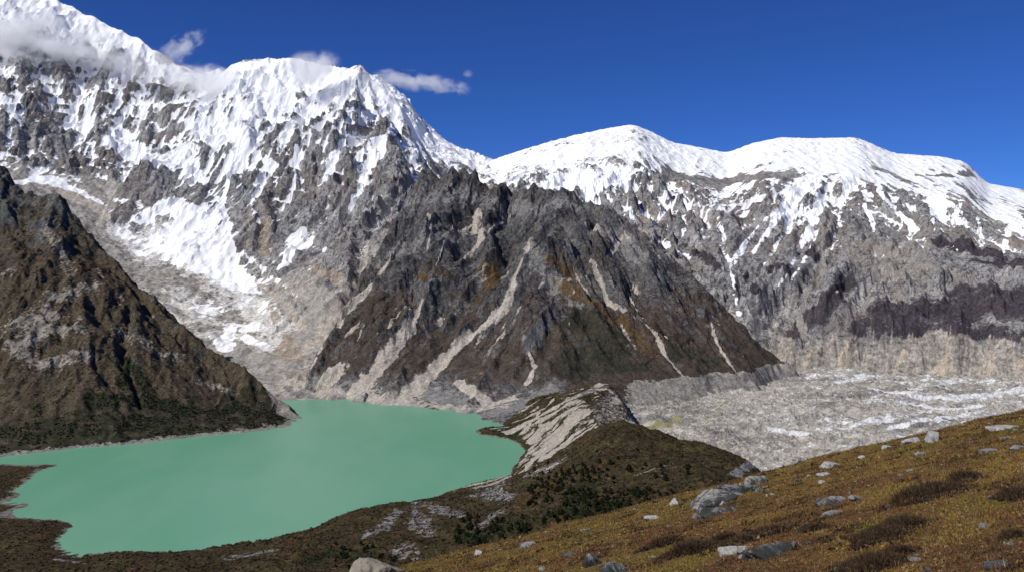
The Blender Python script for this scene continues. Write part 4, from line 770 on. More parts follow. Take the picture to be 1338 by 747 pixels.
# ------------------------------------------------------------------ the rubble covered glacier
def build_glacier():
    T = Terrain((120, 2300), (1150, 3300), 4.0)
    px = T.X / T.Y * F + CX
    T.Z = 16 + fbm(T.X, T.Y, 260, 4, .5, 111) * 12 + (ridged(T.X, T.Y * 1.6, 110, 5, .55, 112) - .5) * 20 + facets(T.X, T.Y * 1.3, 60, 118) * 6 + fbm(T.X, T.Y, 16, 4, .65, 113) * 3.5 + np.random.default_rng(1).normal(0, .35, T.X.shape)
    T.Z += sst(2600, 3300, T.Y) * 60 + sst(.45, .2, T.X / T.Y) * 0
    T.prep(14)
    T.attr['ice'] = np.clip(.30 + fbm(T.X, T.Y * 2.2, 190, 6, .66, 115) * 1.25, 0, 1) * (.35 + .65 * sst(950, 1150, px)) * .9
    T.attr['pond'] = np.zeros_like(T.Z); T.attr['green'] = np.zeros_like(T.Z); T.attr['dirt'] = np.clip(.46 + fbm(T.X, T.Y * 1.8, 260, 5, .6, 117) * 1.5, 0, 1) * .85
    I = lambda *p: T.paint('ice', p, 1.0)
    for p in ([(1140, 508, 6), (1190, 515, 9), (1240, 520, 8), (1290, 515, 8), (1335, 510, 8)], [(1180, 525, 4), (1230, 535, 5), (1280, 530, 4)], [(1005, 560, 4), (1030, 565, 4), (1060, 566, 3)], [(1070, 560, 3), (1110, 560, 4)], [(1095, 582, 2), (1112, 582, 2)],
              [(1090, 500, 3), (1130, 495, 2)], [(1250, 545, 4), (1210, 548, 4), (1160, 560, 4)], [(1290, 500, 3), (1330, 498, 3)], [(1060, 600, 2), (1090, 602, 3)], [(1180, 575, 4), (1210, 565, 4)]): I(*p)
    T.paint('pond', [(838, 562, 12), (860, 556, 10), (885, 548, 6)]); T.paint('pond', [(935, 592, 6), (950, 598, 5)]); T.paint('pond', [(938, 590, 2), (945, 596, 2)])
    T.paint('green', [(1020, 610, 4), (1050, 605, 4), (1075, 600, 2)])
    m = Mat('glacier rubble', .93, .15)
    big = m.noise(60, 6, .6, stretch=(1, 1.8, 1)); mid = m.noise(14, 8, .7, dist=.5); fine = m.noise(4, 5, .65)
    v = m.math('ADD', m.math('MULTIPLY', mid, .55), m.math('MULTIPLY', fine, .45))
    v = m.math('ADD', m.math('MULTIPLY', m.math('SUBTRACT', v, .5), 1.8), .5)
    c = m.ramp(v, [(.3, C(.16, .148, .125)), (.46, C(.30, .28, .24)), (.56, C(.39, .365, .32)), (.72, C(.54, .51, .46))])
    edge = m.noise(22, 10, .75, dist=.6, stretch=(1, 1.8, 1))
    for a, st, am in (('dirt', [(.3, C(.11, .102, .092)), (.5, C(.20, .186, .168)), (.7, C(.33, .31, .28))], 2.2), ('pond', [(.3, C(.19, .18, .09)), (.7, C(.26, .24, .13))], .9), ('green', [(.3, C(.02, .022, .012)), (.7, C(.10, .09, .05))], 1.6), ('ice', [(.3, C(.42, .43, .43)), (.6, C(.68, .69, .69)), (.7, C(.8, .8, .8))], 3.4)):
        f = m.step(m.math('ADD', m.att(a), m.math('MULTIPLY', m.math('SUBTRACT', edge, .5), am)), .44, .60)
        c = m.mix(f, c, m.ramp(v, st))
    m.col(c); m.nor(m.bump(m.math('ADD', mid, m.math('MULTIPLY', fine, .4)), 2.0, .8))
    o = T.mesh('glacier', m.m, lo=640, smooth=False)
    return T, tag(o, 'rubble covered glacier with white ice showing through on the valley floor', 'glacier', kind='structure')

def build_lake():
    m = Mat('milky turquoise water', .32, .22)
    n = m.noise(260, 4, .6, stretch=(1, .45, 1))
    m.col(m.mix(m.step(n, .35, .65), C(.118, .318, .200), C(.155, .345, .230)))
    w = m.math('ADD', m.noise(3.0, 4, .6, stretch=(1, .5, 1)), m.math('MULTIPLY', m.noise(30, 3, .5), .6))
    m.nor(m.bump(w, .25, .35)); m.b.inputs['IOR'].default_value = 1.33
    x = np.linspace(-1900, 420, 60); y = np.linspace(640, 2700, 60); X, Y = np.meshgrid(x, y)
    I = np.arange(3600).reshape(60, 60)
    Q = np.stack([I[:-1, :-1].ravel(), I[:-1, 1:].ravel(), I[1:, 1:].ravel(), I[1:, :-1].ravel()], 1)
    k = (X[:-1, :-1].ravel() < 150) | (Y[:-1, :-1].ravel() < 0)
    o = make_mesh('lake_water', np.stack([X.ravel(), Y.ravel(), np.zeros(3600)], 1), Q[k], m.m)
    return tag(o, 'milky turquoise glacial lake between the mountains', 'lake', kind='structure')

def build_ground():
    m = Mat('valley ground', .95, .1)
    m.col(m.ramp(m.noise(90, 6, .6), [(.3, C(.05, .045, .035)), (.7, C(.22, .20, .17))]))
    R = 40000.0
    o = make_mesh('ground', [(-R, -R, -60), (R, -R, -60), (R, R, -60), (-R, R, -60)], [(0, 1, 2, 3)], m.m)
    return tag(o, 'bare valley ground under and beyond the mountains', 'ground', kind='structure')

# ------------------------------------------------------------------ the hillside under the viewpoint
A_, B_, R_, H0 = .253, -.285, 1620.0, 2.5
def hill_z(X, Y):
    far = np.maximum(Y - 150, 0)
    z = EYE - H0 + A_ * X + B_ * Y - Y * np.abs(Y) / (2 * R_)
    z = z - far * .10
    k = sst(0, 25, Y)
    z = z + fbm(X, Y, 42, 3, .5, 121) * 1.5 * sst(10, 60, Y) + fbm(X, Y, 9, 4, .5, 122) * .55 * k + fbm(X, Y, 1.6, 4, .55, 123) * .10 * k
    return z
def hill_hit(px, py):
    Y = np.linspace(8, 140, 5000); X = (px - CX) / F * Y; z = hill_z(X, Y)
    w = np.where(z > EYE + (HOR - py) / F * Y)[0]
    if len(w) == 0:                     # on the brow itself
        k = int(np.argmax((z - EYE) / Y))
    else: k = w[0]
    return np.array([X[k], Y[k], z[k]])
def build_hill():
    us = np.concatenate([np.linspace(-3, -.42, 60), np.linspace(-.4, .9, 640), np.linspace(.93, 3.2, 70)]); ys = np.concatenate([np.linspace(-40, 8, 50), 8.3 * (150 / 8.3) ** np.linspace(0, 1, 560), np.linspace(153, 760, 90)])
    U, Y = np.meshgrid(us, ys); W = np.maximum(Y, 14.0); X = U * W
    Z = hill_z(X, Y)
    n1 = fbm(X, Y, 7, 5, .6, 131); n2 = fbm(X, Y, 3.2, 4, .6, 132); n3 = fbm(X, Y, 15, 4, .55, 133)
    o_ = np.clip(.5 + n1 * .8, 0, 1); r_ = np.clip(.45 + n2 * .5 + n3 * .5, 0, 1)
    I = np.arange(X.size).reshape(X.shape)
    Q = np.stack([I[:-1, :-1].ravel(), I[:-1, 1:].ravel(), I[1:, 1:].ravel(), I[1:, :-1].ravel()], 1)
    m = Mat('autumn turf', .95, .1)
    mid = m.noise(.5, 6, .68); fine = m.noise(.09, 6, .7)
    v = m.math('ADD', m.math('MULTIPLY', mid, .5), m.math('MULTIPLY', fine, .5))
    c = m.ramp(v, [(.3, C(.045, .028, .012)), (.5, C(.13, .08, .028)), (.7, C(.24, .16, .07))])
    e = m.noise(1.6, 8, .7)
    for a, st in (('olive', [(.3, C(.045, .032, .010)), (.5, C(.14, .098, .024)), (.7, C(.25, .18, .05))]), ('rust', [(.3, C(.042, .021, .010)), (.5, C(.125, .066, .026)), (.7, C(.24, .145, .075))])):
        f = m.step(m.math('ADD', m.att(a), m.math('MULTIPLY', m.math('SUBTRACT', e, .5), 1.2)), .45, .68)
        c = m.mix(f, c, m.ramp(v, st))
    m.col(c); m.nor(m.bump(v, .12, 1.0))
    o = make_mesh('hillside_terrain', np.stack([X.ravel(), Y.ravel(), Z.ravel()], 1), Q, m.m, {'olive': o_.ravel(), 'rust': r_.ravel()})
    return tag(o, 'autumn coloured grassy hillside in front, rising to the right', 'hillside', kind='structure')
# ------------------------------------------------------------------ boulders
def rock_mat(name, base, dark, lichen, amt, cut=.5):
    m = Mat(name, .9, .2)
    a = m.noise(1.1, 8, .72, dist=.6); b = m.noise(.22, 6, .72); k = m.math('ADD', m.math('MULTIPLY', m.noise(.9, 9, .78, dist=1.2), .6), m.math('MULTIPLY', m.noise(2.6, 5, .6), .4))
    v = m.math('ADD', m.math('MULTIPLY', a, .5), m.math('MULTIPLY', b, .5))
    c = m.ramp(v, [(.3, dark), (.46, tuple(.55 * x + .45 * y for x, y in zip(base, dark))), (.6, base)])
    c = m.mix(m.step(k, cut, cut + .09, 0, amt), c, m.mix(b, lichen, tuple(x * .5 for x in lichen[:3]) + (1,)))
    m.col(c); m.nor(m.bump(m.math('ADD', a, m.math('ADD', m.math('MULTIPLY', b, .4), m.math('MULTIPLY', m.vor(.7), .5))), .22, 1.0))
    return m.m
def ico(sub):
    import bmesh
    bm = bmesh.new(); bmesh.ops.create_icosphere(bm, subdivisions=sub, radius=1)
    co = np.array([v.co[:] for v in bm.verts]); bm.verts.index_update(); f = np.array([[v.index for v in q.verts] for q in bm.faces]); bm.free(); return co, f
ICO = {}
def rock_shape(rng, sx, sy, sz, sub=4, planes=11, hard=.93):
    """A boulder: a ball cut by random flat joints, then roughened."""
    if sub not in ICO: ICO[sub] = ico(sub)
    co, f = ICO[sub]; co = co.copy()
    n = rng.normal(size=(planes, 3)); n /= np.linalg.norm(n, axis=1)[:, None]; d = rng.uniform(.45, .85, planes)
    r = np.ones(len(co)) * 1.1
    for k in range(planes):
        q = co @ n[k]; r = np.where(q > .05, np.minimum(r, d[k] / np.maximum(q, .05)), r)
    r = r * hard + (1 - hard) * .8
    s = rng.integers(0, 999)
    g = gnoise(co[:, 0] * 2.1 + co[:, 2] * 1.3 + s, co[:, 1] * 2.1 - co[:, 2] * 1.7, int(s)) * .10 + gnoise(co[:, 0] * 6 + co[:, 2] * 4 + s, co[:, 1] * 6 - co[:, 2] * 5, int(s) + 1) * .045
    co = co * (r * (1 + g))[:, None]
    return co * np.array([sx, sy, sz]), f
def put_rock(rng, px, py, w, h, mat, label, group=None, sub=4, deep=.8, name='boulder', planes=11, lean=0.0, back=0.0):
    """w, h: the size it shows, in px at its distance; its foot is at (px, py)."""
    p = hill_hit(px, py); p = p + np.array([back * p[0] / p[1], back, 0]); p[2] = hill_z(p[0], p[1])
    k = p[1] / F; sx = w * k * .62; sz = h * k * .88; sy = max(sx * deep, sz * .8)
    co, f = rock_shape(rng, sx, sy, sz, sub, planes)
    a = lean; co = np.stack([co[:, 0] * math.cos(a) - co[:, 2] * math.sin(a), co[:, 1], co[:, 0] * math.sin(a) + co[:, 2] * math.cos(a)], 1)
    o = make_mesh(name, co, f, mat, smooth=False)
    o.location = (p[0], p[1] + sy * .3, hill_z(p[0], p[1] + sy * .3) - sz * .05); 
    return tag(o, label, 'rock', group)
def build_rocks():
    rng = np.random.default_rng(77)
    pale = rock_mat('pale rock', C(.42, .405, .375), C(.14, .135, .125), C(.05, .052, .05), .95, .44)
    white = rock_mat('white rock', C(.52, .505, .475), C(.22, .215, .20), C(.10, .10, .095), .85, .495)
    grey = rock_mat('grey lichen rock', C(.36, .36, .35), C(.09, .092, .092), C(.04, .044, .04), .96, .415)
    darkr = rock_mat('dark rock', C(.15, .155, .16), C(.04, .042, .046), C(.10, .11, .09), .6, .5)
    tan = rock_mat('tan rock', C(.34, .30, .24), C(.15, .13, .10), C(.07, .07, .045), .7, .5)
    R = lambda *a, **k: put_rock(rng, *a, **k)
    R(932, 660, 70, 31, pale, 'big pale grey outcrop boulder on the brow of the hillside above the glacier', deep=.7, sub=5, lean=.18, planes=15)
    R(966, 645, 50, 25, grey, 'grey shattered boulder right behind the big pale outcrop on the brow', deep=.8, sub=5, planes=16)
    R(990, 632, 34, 16, pale, 'low pale rubble rock at the right end of the brow outcrop', deep=.8)
    R(944, 670, 50, 15, grey, 'flat grey slab lying in front of the big brow outcrop', deep=.7, lean=.2)
    R(919, 667, 14, 7, darkr, 'small dark stone at the left tip of the flat slab below the outcrop', deep=.8)
    R(1012, 724, 72, 26, grey, 'wide dark lichen covered boulder low in the turf beside brown heather', deep=.6, sub=5, planes=14)
    R(962, 722, 34, 16, white, 'lit pale left side of the wide lichen boulder as a separate white piece', deep=.8)  # sunlit left top of the lichen boulder, put in as a white piece
    R(1005, 727, 22, 9, tan, 'tan stone under the front of the wide lichen boulder', deep=.7)
    R(1096, 655, 44, 13, pale, 'long pale rock in the middle of the hillside with its shaded side as a dark piece at its left', deep=.6, sub=5, lean=.05)
    R(1071, 656, 9, 10, darkr, 'shaded left side of the long pale rock as a separate dark piece', deep=.8)  # shade on the pale rock's left side, put in as a dark piece
    R(1122, 652, 20, 8, pale, 'small pale rock at the right end of the long pale rock', deep=.8)
    R(1093, 671, 32, 6, pale, 'thin flat pale slab just below the long pale rock', deep=.7)
    R(1222, 575, 28, 14, white, 'white pointed boulder on the skyline of the hillside', deep=.8, planes=7)
    R(1193, 578, 20, 10, white, 'smaller white rock left of the pointed boulder on the skyline', deep=.8, planes=8)
    R(1161, 585, 12, 6, white, 'little white rock on the hill edge, third from the pointed boulder', deep=.8)
    R(1088, 609, 30, 9, white, 'low white rock lying on the hill edge over the glacier dark scrub', deep=.8)
    R(1128, 598, 10, 4, white, 'tiny white stone on the hill edge right of the low white rock', deep=.8)
    R(1315, 559, 36, 9, white, 'wide white rock on the high brow near the end of the hillside', deep=.7)
    R(1318, 573, 16, 4, pale, 'small pale stone just below the wide white rock on the high brow', deep=.8)
    R(1336, 585, 24, 7, pale, 'pale grey stone cut by the side of the picture below the high brow', deep=.8)
    R(1297, 590, 28, 4, pale, 'thin pale slab in the turf below the high brow', deep=.8)
    R(1204, 594, 12, 5, pale, 'small pale stone below the white pointed skyline boulder', deep=.8)
    R(1079, 620, 16, 4, white, 'thin white slab near the hill edge above the long pale rock', deep=.8)
    R(1075, 630, 9, 5, white, 'tiny white stone between the thin white slab and the long pale rock', deep=.8)
    R(1044, 628, 14, 6, grey, 'grey stone by the hill edge right of the brow outcrop', deep=.8)
    R(881, 659, 14, 9, white, 'rounded white boulder on the hill edge left of the brow outcrop', deep=.9, planes=14)
    R(855, 677, 20, 9, white, 'angular white boulder lying below the hill edge near the dark junipers', deep=.8, planes=8)
    R(765, 694, 14, 5, pale, 'small flat pale stone on the hill edge under the junipers', deep=.8)
    R(690, 714, 22, 7, pale, 'low pale stone on the lower hill edge', deep=.8)
    R(627, 724, 14, 9, white, 'round white stone at the low end of the hill edge', deep=.9, planes=14)
    R(742, 726, 15, 8, darkr, 'dark grey stone in the turf below the low hill edge', deep=.8)
    R(776, 737, 32, 18, grey, 'blue grey boulder near the bottom of the hillside', deep=.8, lean=-.2, sub=5)
    R(806, 749, 38, 14, grey, 'broken grey boulder at the bottom edge beside the blue grey one', deep=.8, sub=5)
    R(1311, 739, 32, 13, darkr, 'dark blue grey stone sunk in the bright olive turf near the bottom corner', deep=.7)
    # the tan boulder that stands lower down the slope
    p = np.array(P(482, 752, 60)); co, f = rock_shape(rng, 2.3, 2.0, 1.75, 5, 14)
    o = make_mesh('boulder', co, f, tan, smooth=False); o.location = p; tag(o, 'tan lichen spotted boulder rising into view at the bottom of the scrub', 'rock')
    for i in range(26):
        t = rng.random(); px = 908 + 92 * t + rng.normal(0, 3); py = 668 - 38 * t + rng.uniform(-10, 10)
        R(px, py, rng.uniform(8, 20), rng.uniform(5, 11), (pale, grey, white)[rng.integers(0, 3)], 'angular stone in the rubble around the big outcrop on the brow', 'rubble stones of the brow outcrop', sub=3, deep=.9, name='rubble_stone', planes=9)
    protos = [rock_shape(rng, 1, .8, .5, 3, 9) for _ in range(5)]; meshes = []
    for i in range(90):
        Yd = 12 * (85 / 12) ** rng.random(); u = rng.uniform(-.12, .62); q = np.array([u * Yd, Yd]); z = float(hill_z(np.array([q[0]]), np.array([q[1]]))[0])
        pyy = HOR - (z - EYE) / Yd * F; pxx = CX + u * F
        if pyy > 750 or pxx > 1345: continue
        s = rng.uniform(.05, .12) * (1 + Yd / 50)
        if i < 5 or len(meshes) < 5:
            co, f = protos[len(meshes)]; o = make_mesh('stone', co, f, (white, pale)[i % 2], smooth=False); meshes.append(o)
        else: o = meshes[i % 5].copy(); COL.objects.link(o)
        o.location = (q[0], q[1], z + .1 * s); o.scale = (s, s, s); o.rotation_euler = (0, 0, rng.uniform(0, 6))
        tag(o, 'little pale stone scattered in the turf of the hillside', 'stone', 'little stones scattered in the turf')

# ------------------------------------------------------------------ plants
def tufts(rng, pos, col, hgt, wid, blades, spread):
    """Little upright leaves: blades per tuft, as triangles."""
    n = len(pos); a = rng.uniform(0, 2 * math.pi, (n, blades)); lean = rng.uniform(.15, .75, (n, blades)); b = rng.uniform(0, 2 * math.pi, (n, blades))
    h = hgt[:, None] * rng.uniform(.6, 1.2, (n, blades)); w = wid[:, None] * rng.uniform(.6, 1.3, (n, blades))
    off = np.stack([np.cos(a), np.sin(a), np.zeros_like(a)], -1) * (spread[:, None, None] * rng.uniform(0, 1, (n, blades, 1)))
    base = pos[:, None, :] + off
    side = np.stack([np.cos(b), np.sin(b), np.zeros_like(b)], -1) * w[..., None]
    tip = base + np.stack([np.cos(a) * lean, np.sin(a) * lean, np.ones_like(a)], -1) * h[..., None]
    co = np.stack([base - side, base + side, tip], 2).reshape(-1, 3)
    c = (col[:, None, :] * rng.uniform(.7, 1.35, (n, blades, 1)))
    c = np.repeat(c.reshape(-1, 3), 3, 0); c = np.concatenate([c, np.ones((len(c), 1))], 1)
    return co, np.arange(len(co)).reshape(-1, 3), c
def clumps(rng, pos, col, size, k, flat=.7):
    """Leaf clumps: k small facets spread through a rounded volume each."""
    n = len(pos)
    d = rng.normal(size=(n, k, 3)); d /= np.linalg.norm(d, axis=2)[..., None]; d *= rng.uniform(.45, 1, (n, k, 1)); d[..., 2] = np.abs(d[..., 2]) * flat
    c = pos[:, None, :] + d * size[:, None, None]
    e1 = rng.normal(size=(n, k, 3)); e2 = rng.normal(size=(n, k, 3))
    s = size[:, None, None] * .42
    co = np.stack([c + e1 * s, c - e1 * s * .6 + e2 * s * .6, c - e2 * s], 2).reshape(-1, 3)
    cc = col[:, None, :] * rng.uniform(.6, 1.4, (n, k, 1)); cc = np.repeat(cc.reshape(-1, 3), 3, 0); cc = np.concatenate([cc, np.ones((len(cc), 1))], 1)
    return co, np.arange(len(co)).reshape(-1, 3), cc
def leaf_mat(name):
    m = Mat(name, .9, .1); m.col(m.attc('tone')); 
    return m.m
PAL = np.array([(.215, .14, .036), (.18, .13, .034), (.175, .095, .032), (.11, .058, .027), (.22, .165, .085), (.06, .038, .022), (.11, .098, .028)])
def build_plants():
    rng = np.random.default_rng(99); lm = leaf_mat('leaves')
    # turf
    n = 350000
    Yd = 7 * (120 / 7) ** (rng.random(n) ** .85); u = rng.uniform(-.24, .80, n); X = u * np.maximum(Yd, 11)
    z = hill_z(X, Yd); py = HOR - (z - EYE) / Yd * F; k = py < 900; X, Yd, z = X[k], Yd[k], z[k]; n = len(X)
    n1 = fbm(X, Yd, 7, 5, .6, 131); n2 = fbm(X, Yd, 3.2, 4, .6, 132); n3 = fbm(X, Yd, 15, 4, .55, 133); n4 = fbm(X, Yd, 2.0, 4, .6, 140)
    r = rng.random(n) * .5 + n2 * 1.15 + n3 * .7 + .06
    col = PAL[np.where(r > .55, 3, np.where(r > .3, 2, np.where(n1 > .05, 1, 0)))]
    col = np.where((rng.random(n) < .10)[:, None], PAL[4], col); col = np.where(((n4 > .22) & (rng.random(n) < .7))[:, None], PAL[5], col); col = np.where(((n1 > .2) & (rng.random(n) < .5))[:, None], PAL[6], col)
    sc = (.026 + .0008 * Yd) * rng.uniform(.6, 1.4, n) * (1 + .5 * (n4 > .22))
    co, f, c = clumps(rng, np.stack([X, Yd, z - .02], 1), col, sc * .95, 5, .75)
    q = rng.random(n) < .22
    co2, f2, c2 = tufts(rng, np.stack([X, Yd, z - .01], 1)[q], col[q] * 1.1, sc[q] * 1.7, sc[q] * .16, 3, sc[q] * 2)
    f = np.concatenate([f, f2 + len(co)]); co = np.concatenate([co, co2]); c = np.concatenate([c, c2])
    o = make_mesh('grass', co, f, lm, {'tone': c}, smooth=False); tag(o, 'olive and rust coloured autumn grass over the hillside', 'grass', kind='stuff')
    # dark heather patches on the hillside
    SH = [(1225, 650, 84, 24, 'broad dark brown heather patch high on the olive slope'), (1268, 626, 26, 12, 'small dark heather bush above the broad heather patch'), (1186, 690, 54, 16, 'dark heather bush halfway down the olive slope'),
          (1150, 706, 78, 16, 'long brown heather patch below the halfway heather bush'), (1178, 724, 36, 10, 'blackish little heather bush under the long brown patch'), (1148, 742, 90, 20, 'wide dark heather patch at the bottom edge of the olive slope'),
          (1336, 650, 24, 16, 'dark heather bush cut by the side of the picture'), (1000, 700, 96, 10, 'arched strip of dark heather behind the wide lichen boulder'), (912, 722, 66, 16, 'dark brown heather strip left of the lit piece of the lichen boulder'), (1068, 692, 24, 9, 'small dark heather bush in the open turf under the flat pale slab'),
          (868, 712, 46, 8, 'thin dark heather patch in the rusty turf left of the lichen boulder'), (952, 705, 50, 9, 'reddish brown heather joining the arched strip and the left strip'), (1330, 702, 20, 7, 'faint low heather cushion near the side above the dark stone')]
    for (px, py, w, h, lab) in SH:
        p = hill_hit(px, py); k = p[1] / F; sx = w * k * .55; sy = max(sx * .55, h * k * 1.6); m = int(500 + 34 * w)
        a = rng.uniform(0, 6.283, m); q = np.sqrt(rng.random(m)) * (1 + .55 * gnoise(np.cos(a) * 1.7 + px, np.sin(a) * 1.7 + py, 7)) * np.where(rng.random(m) < .14, 1.5, 1)
        X = p[0] + np.cos(a) * q * sx; Y = p[1] + sy * .5 + np.sin(a) * q * sy; g = fbm(X, Y, .9, 4, .65, int(px))
        ok = (g > -.16 + .25 * (q - .6)); X, Y, q, g = X[ok], Y[ok], q[ok], g[ok]; m = len(X); z = hill_z(X, Y)
        hh = .9 * h * k * np.clip(1.15 - q * q, .2, 1) * (.35 + .5 * rng.random(m) + 1.1 * np.clip(g, 0, 1))
        col = np.array([(.05, .031, .021), (.075, .044, .027), (.034, .024, .018), (.10, .058, .034), (.06, .045, .02)])[rng.integers(0, 5, m)]
        base = np.stack([X, Y, z - .02], 1); e = rng.random(m) < .5
        co, f, c = tufts(rng, base[e], col[e], hh[e] * .9 + .06, np.full(e.sum(), .008 + .0006 * p[1]), 9, np.full(e.sum(), .07 + .003 * p[1]))
        c1, f1, t1 = clumps(rng, base[~e] + np.stack([hh[~e] * 0, hh[~e] * 0, hh[~e] * .55], 1), col[~e], np.full((~e).sum(), .05 + .0017 * p[1]), 8, .9)
        f = np.concatenate([f, f1 + len(co)]); co = np.concatenate([co, c1]); c = np.concatenate([c, t1])
        o = make_mesh('heather_bush', co - p, f, lm, {'tone': c}, smooth=False); o.location = p; tag(o, lab, 'shrub')
    # scrub of the moraine and near shore
    T = T6
    X = rng.uniform(-900, 480, 150000); Y = rng.uniform(780, 2150, 150000); z = T.sample(X, Y); u = CX + F * X / Y; py = HOR - (z - EYE) / Y * F
    at = lambda k: T.sample(X, Y, T.attr[k])
    k = (z > 1.5) & (u > -20) & (u < 1010) & (py < 765) & (at('scree') < .4) & (rng.random(len(X)) > at('grey') * .8) & (rng.random(len(X)) < np.clip(900 / Y, 0, 1) ** 1.0) & (fbm(X, Y, 40, 3, .6, 151) > -.28)
    X, Y, z, py = X[k], Y[k], z[k], py[k]; n = len(X)
    g = T.sample(X, Y, T.attr['green']); nn = fbm(X, Y, 50, 4, .6, 152) + rng.normal(0, .22, n)
    P2 = np.array([(.042, .027, .014), (.065, .04, .018), (.034, .030, .011), (.015, .019, .008), (.10, .072, .026)])
    i = np.where(nn > .3, 1, np.where(nn > 0, 0, np.where(nn > -.3, 2, 0))); i = np.where(rng.random(n) < .08, 4, i); i = np.where(rng.random(n) < np.maximum(g * .8, .26), 3, i)
    co, f, c = clumps(rng, np.stack([X, Y, z], 1), P2[i], rng.uniform(.5, 1.5, n) * (1 + .6 * (i == 3)), 7)
    o = make_mesh('shrubbery', co, f, lm, {'tone': c}, smooth=False); tag(o, 'brown and olive dwarf scrub covering the moraine and the near shore', 'shrubs', kind='stuff')
    # scrub along the foot of the left mountain
    T = T4
    X = rng.uniform(-1500, -440, 60000); Y = rng.uniform(1600, 2500, 60000); z = T.sample(X, Y); u = CX + F * X / Y
    g = T.sample(X, Y, T.attr['green']) + fbm(X, Y, 30, 3, .6, 155) * .5
    k = (z > 3) & (u > -20) & ((g > .55) | (rng.random(len(X)) < .10)) & (T.sample(X, Y, T.attr['scree']) < .45); X, Y, z, g = X[k], Y[k], z[k], g[k]; n = len(X)
    col = np.where((g > .55)[:, None], np.array([(.015, .020, .010)]), np.array([(.04, .032, .018)]))
    co, f, c = clumps(rng, np.stack([X, Y, z], 1), col, rng.uniform(1.0, 2.8, n), 8)
    o = make_mesh('undergrowth', co, f, lm, {'tone': c}, smooth=False); tag(o, 'dark green undergrowth along the foot of the left mountain', 'undergrowth', kind='stuff')
    # junipers on the moraine
    bark = Mat('bark', .95, .1); bark.col(bark.ramp(bark.noise(.3, 4), [(.3, C(.05, .035, .025)), (.7, C(.12, .09, .065))]))
    protos = []
    for v in range(6):
        H = rng.uniform(4.2, 6.2); kk = 54
        t = rng.random(kk) ** .8; ang = rng.uniform(0, 6.283, kk); rad = (1 - t) ** .6 * H * rng.uniform(.42, .56) * np.sqrt(rng.random(kk))
        pos = np.stack([np.cos(ang) * rad, np.sin(ang) * rad, H * (.10 + .82 * t)], 1)
        col = np.array([(.012, .017, .008), (.019, .024, .010), (.030, .032, .013)])[rng.integers(0, 3, kk)]
        co, f, c = clumps(rng, pos, col, rng.uniform(.45, .85, kk), 14, .9)
        e = bpy.data.objects.new('juniper_tree', None); COL.objects.link(e); e.empty_display_size = .5
        make_mesh('crown', co, f, lm, {'tone': c}, smooth=False, parent=e)
        s = 7; aa = np.arange(s) / s * 2 * math.pi; rings = []
        for (zz, r, dx) in ((-1.0, .26, 0), (.8, .20, .03), (H * .45, .12, .12), (H * .9, .02, .05)): rings += [(math.cos(q) * r + dx, math.sin(q) * r, zz) for q in aa]
        fs = [(i * s + j, i * s + (j + 1) % s, (i + 1) * s + (j + 1) % s, (i + 1) * s + j) for i in range(3) for j in range(s)]
        make_mesh('trunk', rings, fs, bark.m, parent=e); protos.append(e)
    zones = [((690, 850), (612, 690), 165), ((595, 700), (676, 722), 60), ((430, 520), (712, 745), 30), ((850, 900), (610, 650), 14), ((690, 870), (588, 650), 25)]
    used = 0; pts = []
    for (xr, yr, n) in zones:
        m = 0; tr = 0
        while m < n and tr < 4000:
            tr += 1; px = rng.uniform(*xr); py = rng.uniform(*yr); h = T6.hit(px, py)
            if h is None or h[2] < 3 or h[1] > 1500: continue
            if fbm(np.array([h[0]]), np.array([h[1]]), 60, 3, .6, 161)[0] < -.05: continue
            if any((h[0] - a) ** 2 + (h[1] - b) ** 2 < 9 for a, b in pts): continue
            pts.append((h[0], h[1])); m += 1
            if used < 6: o = protos[used]
            else:
                s = protos[rng.integers(0, 6)]; o = s.copy(); COL.objects.link(o)
                for ch in s.children: c = ch.copy(); COL.objects.link(c); c.parent = o
            used += 1; q = rng.uniform(.8, 1.5)
            o.location = (h[0], h[1], h[2] - .3); o.rotation_euler = (0, 0, rng.uniform(0, 6.28)); o.scale = (q * rng.uniform(.9, 1.25), q * rng.uniform(.9, 1.25), q)
            tag(o, 'small dark green juniper tree in the thicket on the moraine slope', 'tree', 'juniper trees on the moraine')

